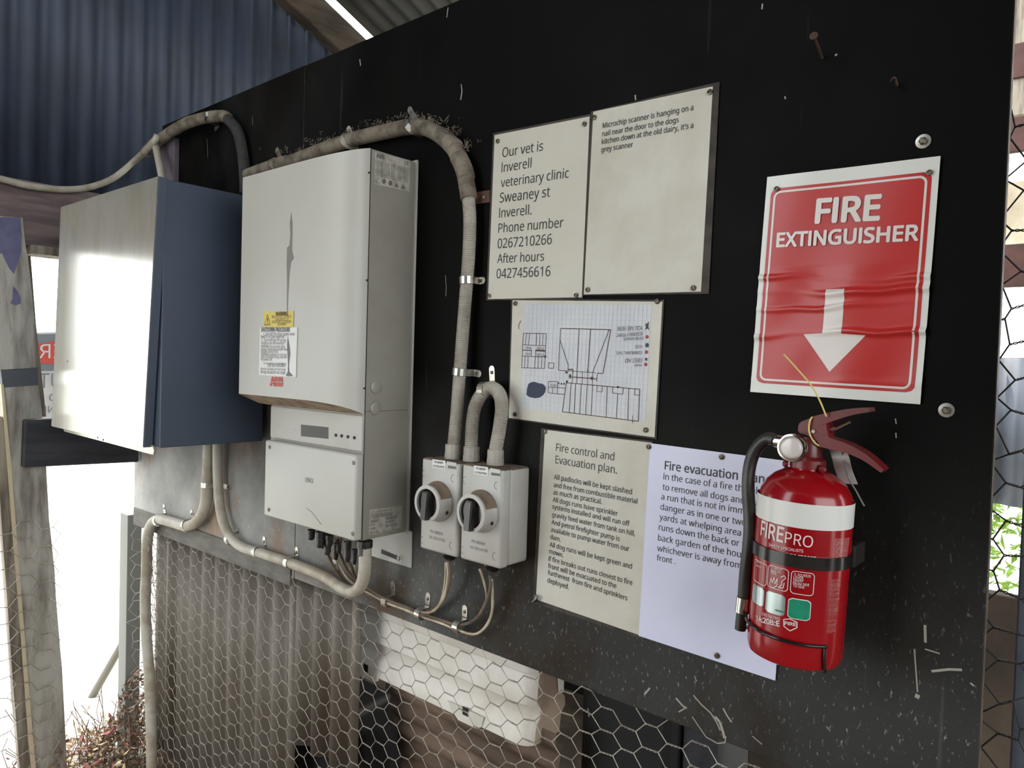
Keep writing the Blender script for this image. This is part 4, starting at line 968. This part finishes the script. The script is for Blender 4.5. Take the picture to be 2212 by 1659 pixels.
def lever(pts, w0, w1, nm):
    P = resample(catmull(ppath(pts, dh), 8), .004); bm = B(); R = []
    for i, p in enumerate(P):
        t_ = (P[min(i+1,len(P)-1)]-P[max(i-1,0)]).normalized(); u_ = t_.cross(EY).normalized(); f = i/(len(P)-1); hh = (w0*(1-f)+w1*f)/2; ww = .0125
        R.append([bm.verts.new(p+EY*a+u_*b) for a, b in ((-ww,-hh),(-ww,hh),(ww,hh),(ww,-hh))])
    for A_, C_ in zip(R, R[1:]):
        for k in range(4): bm.faces.new((A_[k], A_[(k+1) % 4], C_[(k+1) % 4], C_[k]))
    bm.faces.new(R[0]); bm.faces.new(R[-1][::-1]); bmesh.ops.bevel(bm, geom=[e for e in bm.edges if len(e.link_faces) == 2 and e.calc_face_angle(0) > .8], offset=.001, segments=2, affect='EDGES')
    obj(nm, bm, M_extd, ex, smooth='auto')
lever([(1762,912),(1790,903),(1815,896),(1845,889),(1884,885)], .014, .0045, 'upper_lever')
lever([(1775,948),(1800,957),(1835,967),(1875,987),(1912,1016)], .015, .0045, 'lower_lever')
bm = B(); lathe(bm, [(.0022,0),(.002,.002)], W_(1757,932,dh+.013), NY, 12); obj('pivot_pin', bm, M_cable, ex)
bm = B(); sweep(bm, ppath([(1795,930,dh),(1812,922,dh),(1838,910,dh)]), .0028, 8); obj('safety_pin', bm, M_chrome, ex)
bm = B(); sweep(bm, [E(.006,0,.268), E(.010,0,.285)], .005, 12); obj('valve_stem', bm, M_chrome, ex)
# hose, ferrule, nozzle
bm = B(); sweep(bm, resample(catmull([E(-.036,-.010,.262)]+ppath([(1658,947,.085),(1634,968,.085),(1620,1005,.085),(1616,1055,.088),(1620,1130,.091),(1617,1185,.092),(1611,1235,.092),(1607,1292,.09)]), 8), .005), .0080, 16); obj('hose', bm, M_hose, ex, smooth=True)
bm = B(); sweep(bm, ppath([(1606.5,1290,.09),(1603,1322,.09)]), .0090, 18); obj('hose_ferrule', bm, M_chrome, ex, smooth='auto')
bm = B(); sweep(bm, resample(ppath([(1603,1321,.09),(1599,1360,.09)]), .004), .007, 16, rf=None); obj('nozzle', bm, M_black, ex, smooth='auto')
# seal tie and service tag
bm = B(); sweep(bm, resample(catmull(ppath([(1693,765,.105),(1722,797,.105),(1752,832,.105),(1772,868,.10),(1785,900,.095)]), 6), .004), .0010, 6)
sweep(bm, resample(catmull(ppath([(1762,902,.08),(1752,903,.093),(1747,925,.093),(1752,945,.093),(1764,960,.093),(1780,966,.08)]), 6), .004), .0011, 6); tag(obj('seal_tie', bm, mat('yellow_plastic_tie', (206,188,110), .4), smooth=True), 'thin yellow plastic tie sticking up from the extinguisher handle', 'cable tie')
tg = thing('service_tag', at(1815, 985, .05), 'crumpled silver tag hanging behind the extinguisher neck', 'tag')
bm = B(); strip(bm, catmull(ppath([(1808,968,.06),(1816,990,.066),(1822,1015,.05),(1834,1045,.04)]), 5), EX*.9+EA*.1, .020, .0006); obj('tag_strip', bm, mat('pale_tag', (206,206,200), .35), tg)
bm = B(); sweep(bm, resample(catmull(ppath([(1818,975,.066),(1832,1030,.06),(1850,1062,.05),(1868,1095,.04)]), 5), .005), .0010, 6); obj('tag_edge', bm, M_silver, tg)

# ------------------------------------------------------------------ wire netting
def netting(O, U, V, N, lu, lv, ch=.0375, cw=.080, r=.00055, clipf=None, jit=.0018, seed=1, twist=True, bow=0.0):
    """flat-topped hexagonal netting: twisted pairs run along U"""
    rnd = random.Random(seed); VV = []; FF = []
    def tube(P, r, n=3):
        base = len(VV); 
        for i, p in enumerate(P):
            t = (P[min(i+1,len(P)-1)]-P[max(i-1,0)]).normalized(); a = t.cross(N).normalized(); b = t.cross(a)
            for k in range(n): VV.append(p+a*(r*math.cos(2*math.pi*k/n))+b*(r*math.sin(2*math.pi*k/n)))
        for i in range(len(P)-1):
            for k in range(n): FF.append((base+i*n+k, base+i*n+(k+1) % n, base+(i+1)*n+(k+1) % n, base+(i+1)*n+k))
    tw = cw*.30/2; nc = int(lu/(cw/2))+1; nr = int(lv/ch)+1; J = {}
    def node(c, rr_, side):
        k = (c, rr_, side)
        if k not in J:
            u = c*cw/2+side*tw; v = rr_*ch+(ch/2 if c % 2 else 0)
            J[k] = (u+rnd.uniform(-jit,jit)*1.2, v+rnd.uniform(-jit,jit), rnd.uniform(-jit,jit)+bow*math.sin(u*2.3)*math.sin(v*5))
        u, v, w = J[k]; return O+U*u+V*v+N*w, (u, v)
    for c in range(nc):
        for q in range(-1, nr+1):
            a, ua = node(c, q, -1); b, ub = node(c, q, 1)
            ok = lambda m_: 0 <= m_[0] <= lu and 0 <= m_[1] <= lv and (clipf is None or clipf(*m_))
            if ok(ua) and ok(ub):
                if twist:
                    t = (b-a); L_ = t.length; t.normalize(); s_ = t.cross(N)
                    for ph in (0, math.pi): tube([a+t*(L_*k/10)+s_*(r*1.1*math.cos(ph+k*1.25))+N*(r*1.1*math.sin(ph+k*1.25)) for k in range(11)], r*.95)
                else: tube([a, b], r*1.8)
            q2 = (q, q+1) if c % 2 else (q-1, q)
            for z_ in q2:
                e, ue = node(c+1, z_, -1)
                if ok(ub) and ok(ue): tube([b, e], r, 4)
    return (VV, FF)
vf = netting(Vector((-2.302, -.003, .06)), Vector((1,0,0)), Vector((0,0,1)), NY, 2.04, zb-.06+.004, seed=3, bow=.006, r=.0009)
tag(obj('wire_netting', vf, M_wire, smooth=True), 'hexagonal wire netting stretched below the black board', 'netting')
vf = netting(Vector((-.20, .03, .25)), Vector((1,0,0)), Vector((0,0,1)), NY, .36, 1.40, seed=5, r=.0010, jit=.006, ch=.042, cw=.066)
tag(obj('wire_netting', vf, M_wired, smooth=True), 'dark rusty wire netting in the gap right of the board', 'netting')
vf = netting(Vector((X+.075, -.47, .02)), Vector((0,1,0)), Vector((0,0,1)), NX, .55, zr(-.50), ch=.052, cw=.105, seed=8, r=.0009, jit=.005, clipf=lambda u, v: u < .27)
tag(obj('wire_netting', vf, M_wire, smooth=True), 'loose wire netting over the leaning post beside the doorway', 'netting')
vf = netting(Vector((X+.075, -.035, .10)), Vector((0,1,0)), Vector((0,0,1)), NX, .11, zr(-.53)-.10, ch=.04, cw=.08, seed=9, r=.0009, jit=.008)
tag(obj('wire_netting', vf, M_wire, smooth=True), 'crumpled strip of wire netting over the narrow right jamb post', 'netting')
# gathered roll of netting beside the drop conduit
rnd = random.Random(4); bm = B()
for k in range(46):
    z0 = rnd.uniform(.05, zb-.1); P = Vector((-2.262+rnd.uniform(-.02,.012), -.004+rnd.uniform(-.02,.01), z0)); Q = [P]
    for j in range(5): Q.append(Q[-1]+Vector((rnd.uniform(-.014,.014), rnd.uniform(-.008,.008), rnd.uniform(.01,.03))))
    sweep(bm, Q, .0008, 4, caps=False)
tag(obj('netting_selvedge', bm, M_wire), 'ragged gathered edge of the netting beside the drop conduit', 'netting')

# ------------------------------------------------------------------ things behind the netting
bm = B(); corr(bm, Vector((-2.345, .045, .05)), Vector((1,0,0)), Vector((0,0,1)), NY, .775, zb+.05-.05, amp=.0115); t = tag(bpy.data.objects.new('iron_panel', None), 'grey corrugated iron behind the netting, below the box and inverter', 'corrugated iron'); COL.objects.link(t); t.location = (-1.9,.045,.05)
obj('corrugated_sheet', bm, M_corr2, t, smooth=True)
bm = B(); corr(bm, Vector((-1.62, .050, zr(-.97))), Vector((1,0,0)), Vector((0,0,1)), NY, .30, .49, amp=.0115, ph=.02); obj('corrugated_sheet', bm, M_corr2, t, smooth=True)
# folded white panel
dW = -.10
tr_ = thing('folded_panel', at(930, 1500, dW), 'white folded sheet-metal trough leaning behind the netting', 'trough')
def fp(px, py, dd=dW): return at(px, py, dd)
zt2 = zr(-.48); zlo = fp(1140,1612).z
xl0 = fp(722,1425).x; xr0 = fp(1150,1560).x
prf = [(zt2, .0), (zr(-.60), .0), (zr(-.603), .003), (zr(-.608), .003), (zr(-.614), .0), (zr(-.662), -.002), (zr(-.672), .008), (zr(-.690), .010), (zr(-.704), -.003), (zlo, -.008)]
bm = B(); F0 = []
cols = [(0, 0)]
nx = 20; R = []
for i in range(nx+1):
    x = xl0+(xr0-.03-xl0)*i/nx; R.append([(x, z, .10+y) for z, y in prf])
for k in range(1, 9):
    a = math.radians(90*k/8); R.append([(xr0-.03+.03*math.sin(a), z, .10+y+.03*(1-math.cos(a))) for z, y in prf])
R.append([(xr0+.001, z, .10+y+.095) for z, y in prf])
VVv = [[bm.verts.new((x, y, z if j < len(prf)-1 or True else z)) for j, (x, z, y) in enumerate(col)] for col in R]
for i, (A_, C_) in enumerate(zip(VVv, VVv[1:])):
    for j in range(len(prf)-1):
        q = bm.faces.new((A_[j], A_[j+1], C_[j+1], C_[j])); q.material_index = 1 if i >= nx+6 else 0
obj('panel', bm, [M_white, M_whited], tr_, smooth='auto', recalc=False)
# slanting left end and lower tabs with square holes
for (x, z) in ((797,1440),(1012,1533)):
    P = fp(x, z, dW+.001)
    bm = B(); prism(bm, [Vector((P.x+a, .0905, P.z+b)) for a, b in ((-.055,.004),(.05,.004),(.045,-.018),(.030,-.026),(-.02,-.026),(-.035,-.016))], (0,.0015,0)); tb = obj('tab', bm, M_white, tr_)
    bm = B(); prism(bm, [Vector((P.x+a, .0893, P.z+b)) for a, b in ((-.008,.008),(.008,.008),(.008,-.009),(-.008,-.009))], (0,.0008,0)); obj('square_hole', bm, M_dark, tb)
bm = B(); prism(bm, [Vector((xl0-.0, .098, zr(-.60))), Vector((xl0+.03, .098, zt2)), Vector((xl0+.005, .12, zt2)), Vector((xl0-.035, .12, zr(-.69))), Vector((xl0-.02, .098, zr(-.74)))], (0,.002,0)); obj('end_flange', bm, M_whited, tr_)
bm = B(); prism(bm, [Vector((xr0+.0025, y, z)) for y, z in ((.17,zt2),(.195,zt2),(.195,zr(-.66)),(.178,zr(-.66)),(.172,zr(-.62)),(.168,zr(-.58)))], (.001,0,0)); obj('pale_patch', bm, M_white, tr_)
# ribbed brown sheet below it
bm = B(); corr(bm, Vector((-1.34, .24, zr(-1.16))), Vector((0,-.25,1)).normalized(), Vector((1,0,0)), Vector((0,-1,-.25)).normalized(), .46, .52, pitch=.055, amp=.005)
tag(obj('ribbed_sheet', bm, M_brown, smooth=True), 'dusty brown ribbed sheet leaning under the white trough', 'sheet')
bm = B(); box(bm, -1.66, -1.36, .10, .30, zr(-1.1), zr(-.90), .01); tag(obj('crate', bm, mat('dark_grey_crate', (30,28,27), .9, spec=.2)), 'dark grey crate low behind the netting at the foot of the iron', 'crate')
bm = B(); box(bm, -.83, -.62, .22, .60, .10, zr(-.30), .02); tag(obj('dark_void_block', bm, M_dark), 'black block added for the dark void behind the netting right of the white trough', 'dark block')  # black block added where only a dark void shows behind the netting
bm = B(); box(bm, -.615, -.58, .25, .33, .0, zr(-.30), .003); tag(obj('timber_stud', bm, M_rail), 'dark upright stud behind the netting right of the black void block', 'post')
bm = B(); box(bm, -.57, .10, .45, .48, 0.02, zr(-.36), .003); tag(obj('dusty_board', bm, mat('dusty_board', (104,90,76), .9, rgb2=(74,66,58), vs=5)), 'dusty brown board leaning behind the netting below the extinguisher', 'board')

# ------------------------------------------------------------------ left doorway: post, rail, notice, plants
ps = thing('leaning_post', (X+.04, -.25, 0), 'weathered leaning timber post with peeling lilac paint left of the doorway', 'post')
XP = X+.045
def pz(px, py): p = atx(px, py, XP); return p
bm = B(); prism(bm, [pz(*p) for p in ((-30,465),(50,470),(55,530),(66,600),(75,700),(81,797),(3,800),(-30,800))], (-.09,0,0), .002); obj('timber', bm, M_post, ps)
bm = B(); prism(bm, [pz(*p) for p in ((8,836),(84,830),(87,860),(92,903),(100,1010),(106,1120),(118,1230),(121,1290),(130,1400),(134,1440),(145,1659),(147,1720),(76,1720),(74,1659),(52,1380),(35,1180),(22,1000),(12,900))], (-.09,0,0), .002); obj('timber', bm, M_post, ps)
bm = B(); prism(bm, [pz(*p) for p in ((2,798),(81,793),(82,833),(6,838))], (-.08,0,0), .001); obj('slate_strap', bm, M_band, ps)
bm = B(); prism(bm, [pz(*p) for p in ((-30,468),(44,470),(47,510),(45,545),(36,575),(30,592),(20,580),(10,560),(5,548),(-30,545))], (.0008,0,0)); obj('paint_patch', bm, M_lilac, ps, label='lilac paint remnant')
bm = B(); prism(bm, [pz(*p) for p in ((28,618),(35,625),(44,640),(45,655),(34,660),(22,655),(27,645))], (.0008,0,0)); obj('paint_patch', bm, M_lilac, ps, label='lilac paint remnant')
bm = B(); prism(bm, [atx(*p, XP+.01) for p in ((-12,900),(6,900),(26,1100),(42,1300),(60,1500),(78,1720),(48,1720),(30,1500),(12,1250),(-2,1050))], (-.03,0,0), .002); obj('batten', bm, M_wood, ps)
bm = B(); prism(bm, [atx(*p, XP+.014) for p in ((2,830),(8,830),(24,1000),(38,1180),(54,1380),(72,1600),(84,1720),(74,1720),(62,1600),(46,1380),(30,1180),(16,1000))], (-.02,0,0), .001); obj('sunlit_edge_strip', bm, mat('sunlit_edge_tone', (196,180,150), .8), ps)  # the post's sunlit edge, painted as a separate paler strip
bm = B(); prism(bm, [atx(*p, X-.02) for p in ((127,528),(122,470),(60,470),(55,530),(60,545),(70,700),(84,900),(100,900),(78,700),(66,548))], (-.04,0,0)); obj('door_lining', bm, M_wood, ps)
bm = B(); XQ = X+.085
a = [atx(*p, XQ) for p in ((57,908),(300,893),(300,998),(53,1010))]; prism(bm, a, (-.035,0,0), .002)
rl = tag(obj('rail', bm, [M_rail, M_wood]), 'dark plank rail across the doorway behind the grey box', 'rail')
# mirrored lettering of the notice outside
XN = -3.1
nt_ = thing('yard_notice', Vector((XN, -.2, .5)), 'warning notice outside the doorway seen from behind with mirrored letters', 'sign')
def nz(px, py, e=0): return atx(px, py, XN+e)
bm = B(); prism(bm, [nz(*p) for p in ((40,719),(260,714),(262,905),(44,912))], (-.004,0,0)); obj('panel', bm, M_signback, nt_)
bm = B()
for yq in (nz(52,800).y,): box(bm, XN-.045, XN-.005, yq-.02, yq+.02, 0, nz(100,720).z)
obj('post', bm, M_wood, nt_)
bm = B(); prism(bm, [nz(*p,.001) for p in ((40,723),(260,718),(260,800),(42,802))], (-.001,0,0)); obj('grey_field', bm, M_notgrey, nt_)
bm = B(); prism(bm, [nz(*p,.002) for p in ((72,745),(140,733),(262,732),(262,796),(140,790),(74,782))], (-.001,0,0)); obj('red_field', bm, M_notred, nt_)
bm = B()
def mtext(s, a, b, bold, k):        # mirrored: reads from right to left
    V_, F_ = tmesh(s, bold); x0 = min(v[0] for v in V_); x1 = max(v[0] for v in V_); P0, P1 = nz(*b,.003), nz(*a,.003); t_ = (P1-P0).normalized(); sc = (P1-P0).length/(x1-x0); up = Vector((0,0,1))
    vs = [bm.verts.new(P0+t_*((x-x0)*sc)+up*(y*sc*k)+NX*(l*.0003)) for x, y, l in V_]
    for q in F_: bm.faces.new([vs[i] for i in q])
mtext('DANGER', (84,774), (262,772), .03, 1.0); lt = obj('lettering', bm, M_signback, nt_, recalc=False); bm = B()
mtext('KEEP OUT', (84,838), (262,834), .03, 1.2); mtext('do', (106,866), (140,865), .01, 1.0); mtext('PERSONNEL ONLY', (76,892), (262,888), .0, 1.0); obj('lettering', bm, M_notgrey, nt_, recalc=False)
# diagonal stick
bm = B(); sweep(bm, resample([atx(150,1590,X-.55), atx(275,1372,X-.45)], .03), .014, 8); tag(obj('stick', bm, mat('grey_stick', (120,116,104), .9), smooth=True), 'thin grey branch leaning across the bright doorway', 'stick')
bm = B(); box(bm, X-.06, X+.0, -.005, .04, 0, zr(-.53), .002); tag(obj('door_post', bm, mat('galvanised_post', (122,122,116), .6, metal=.3)), 'narrow grey post at the right jamb of the doorway behind netting', 'post')
# leaf litter and weeds
rnd = random.Random(12)
def leaf(VV, FF, P, s):
    a = Vector((rnd.uniform(-1,1), rnd.uniform(-1,1), rnd.uniform(-.6,.9))).normalized(); b = a.cross(Vector((rnd.uniform(-1,1), rnd.uniform(-1,1), 1))).normalized()
    c = a.cross(b); i = len(VV); VV += [P-a*s, P+b*s*.4+c*s*.15, P+a*s, P-b*s*.4+c*s*.15]; FF.append((i, i+1, i+2)); FF.append((i, i+2, i+3))
for mi, nm, cnt in ((0,'leaf_litter',1500),(1,'leaf_litter',130),(2,'leaf_litter',300)):
    VV, FF = [], []
    for k in range(cnt):
        y = rnd.gauss(-.01, .09); x = X+rnd.gauss(.02, .10); zz = max(0, .30*math.exp(-((y-.03)/.08)**2)*math.exp(-((x-X-.03)/.10)**2))*rnd.random()**.6
        if mi: y = rnd.uniform(-.32, .02); zz = rnd.random()*.10
        leaf(VV, FF, Vector((x, y, zz+.012)), rnd.uniform(.007,.018))
    o = tag(obj(nm, (VV, FF), M_leaf[mi]), ('drift of dry brown leaves at the doorway foot', 'scattered red leaves along the doorway sill', 'straw and pale dead grass at the doorway foot')[mi], 'leaves', kind='stuff')
bm = B()
for k in range(90):
    P = Vector((X+rnd.gauss(0,.08), rnd.uniform(-.30,.06), 0)); h = rnd.uniform(.06,.22)
    sweep(bm, [P, P+Vector((rnd.uniform(-.02,.02), rnd.uniform(-.02,.02), h*.5)), P+Vector((rnd.uniform(-.06,.06), rnd.uniform(-.06,.06), h))], .0014, 3, caps=False)
tag(obj('dead_twigs', bm, M_leaf[0]), 'dead twigs and weed stalks in the doorway', 'twigs', kind='stuff')

# ------------------------------------------------------------------ right-hand gap: outside beyond the netting
FY = 2.6
fe = thing('timber_fence', (-.2, FY, 0), 'rough brown timber yard fence beyond the netting right of the board', 'fence')
def rz(y, Y=FY): return max(.0, at(2175, y, -Y).z)
def fb(nm, y1, y0, m_, dy=0, th=.03, lab=None):
    bm = B(); box(bm, -1.4, .5, FY+dy, FY+dy+th, rz(y0, FY+dy), rz(y1, FY+dy), .003); o = obj(nm, bm, m_, fe)
    if lab: o['label'] = lab
M_maroon = mat('maroon_timber', (84,52,46), .8, rgb2=(54,38,34), vs=6)
for (a, b, m_, dy) in ((-60,100,M_wood,.02),(98,172,M_maroon,.0),(255,330,M_maroon,-.02),(528,620,M_maroon,.0)): fb('rail_board', a, b, m_, dy)
fb('hessian_strip', 172, 253, M_wood, .01)
fb('weathered_ledge', 1516, 1562, M_white, -.08, .12, 'bright weathered white ledge')
fb('rail_board', 1368, 1512, mat('worn_board', (150,132,110), .85, rgb2=(112,94,78), vs=6, stretch=(1,1,4)))
fb('rail_board', 1562, 1700, mat('pinkish_board', (160,122,100), .85, rgb2=(132,100,84), vs=6), .01)
bm = B(); box(bm, -1.4, .5, FY+.5, FY+.53, rz(530), rz(335), .003); tag(obj('cream_screen', bm, mat('cream_screen', (236,226,200), .8, rgb2=(214,200,172), vs=6)), 'sunlit cream screen in the yard seen through the gap beside the board', 'screen')
bm = B(); corr(bm, Vector((-1.4, FY+.06, rz(1092,FY+.06))), Vector((1,0,0)), Vector((0,0,1)), NY, 1.9, rz(772,FY+.06)-rz(1092,FY+.06), amp=.02, pitch=.13)
tag(obj('iron_panel', bm, mat('blue_grey_iron', (104,110,120), .6, rgb2=(90,96,104), vs=3), smooth=True), 'blue grey ribbed iron panel fixed to the far fence', 'corrugated iron')
bm = B(); box(bm, -.096, -.04, .06, .10, 0, rz(890,.05), .002); tag(obj('steel_post', bm, mat('blue_grey_post', (92,98,108), .6, rgb2=(76,82,92), vs=20)), 'blue grey steel post at the right edge beyond the board', 'post')
VV, FF = [], []
for k in range(5200):
    P = Vector((rnd.uniform(-2.2,.2), rnd.uniform(3.4,4.6), rnd.random()**.7*1.25))
    leaf(VV, FF, P, rnd.uniform(.02,.05))
tag(obj('bush', (VV, FF), M_leaf[3]), 'sunlit yellow green bush in the yard beyond the fence', 'bush', kind='stuff')
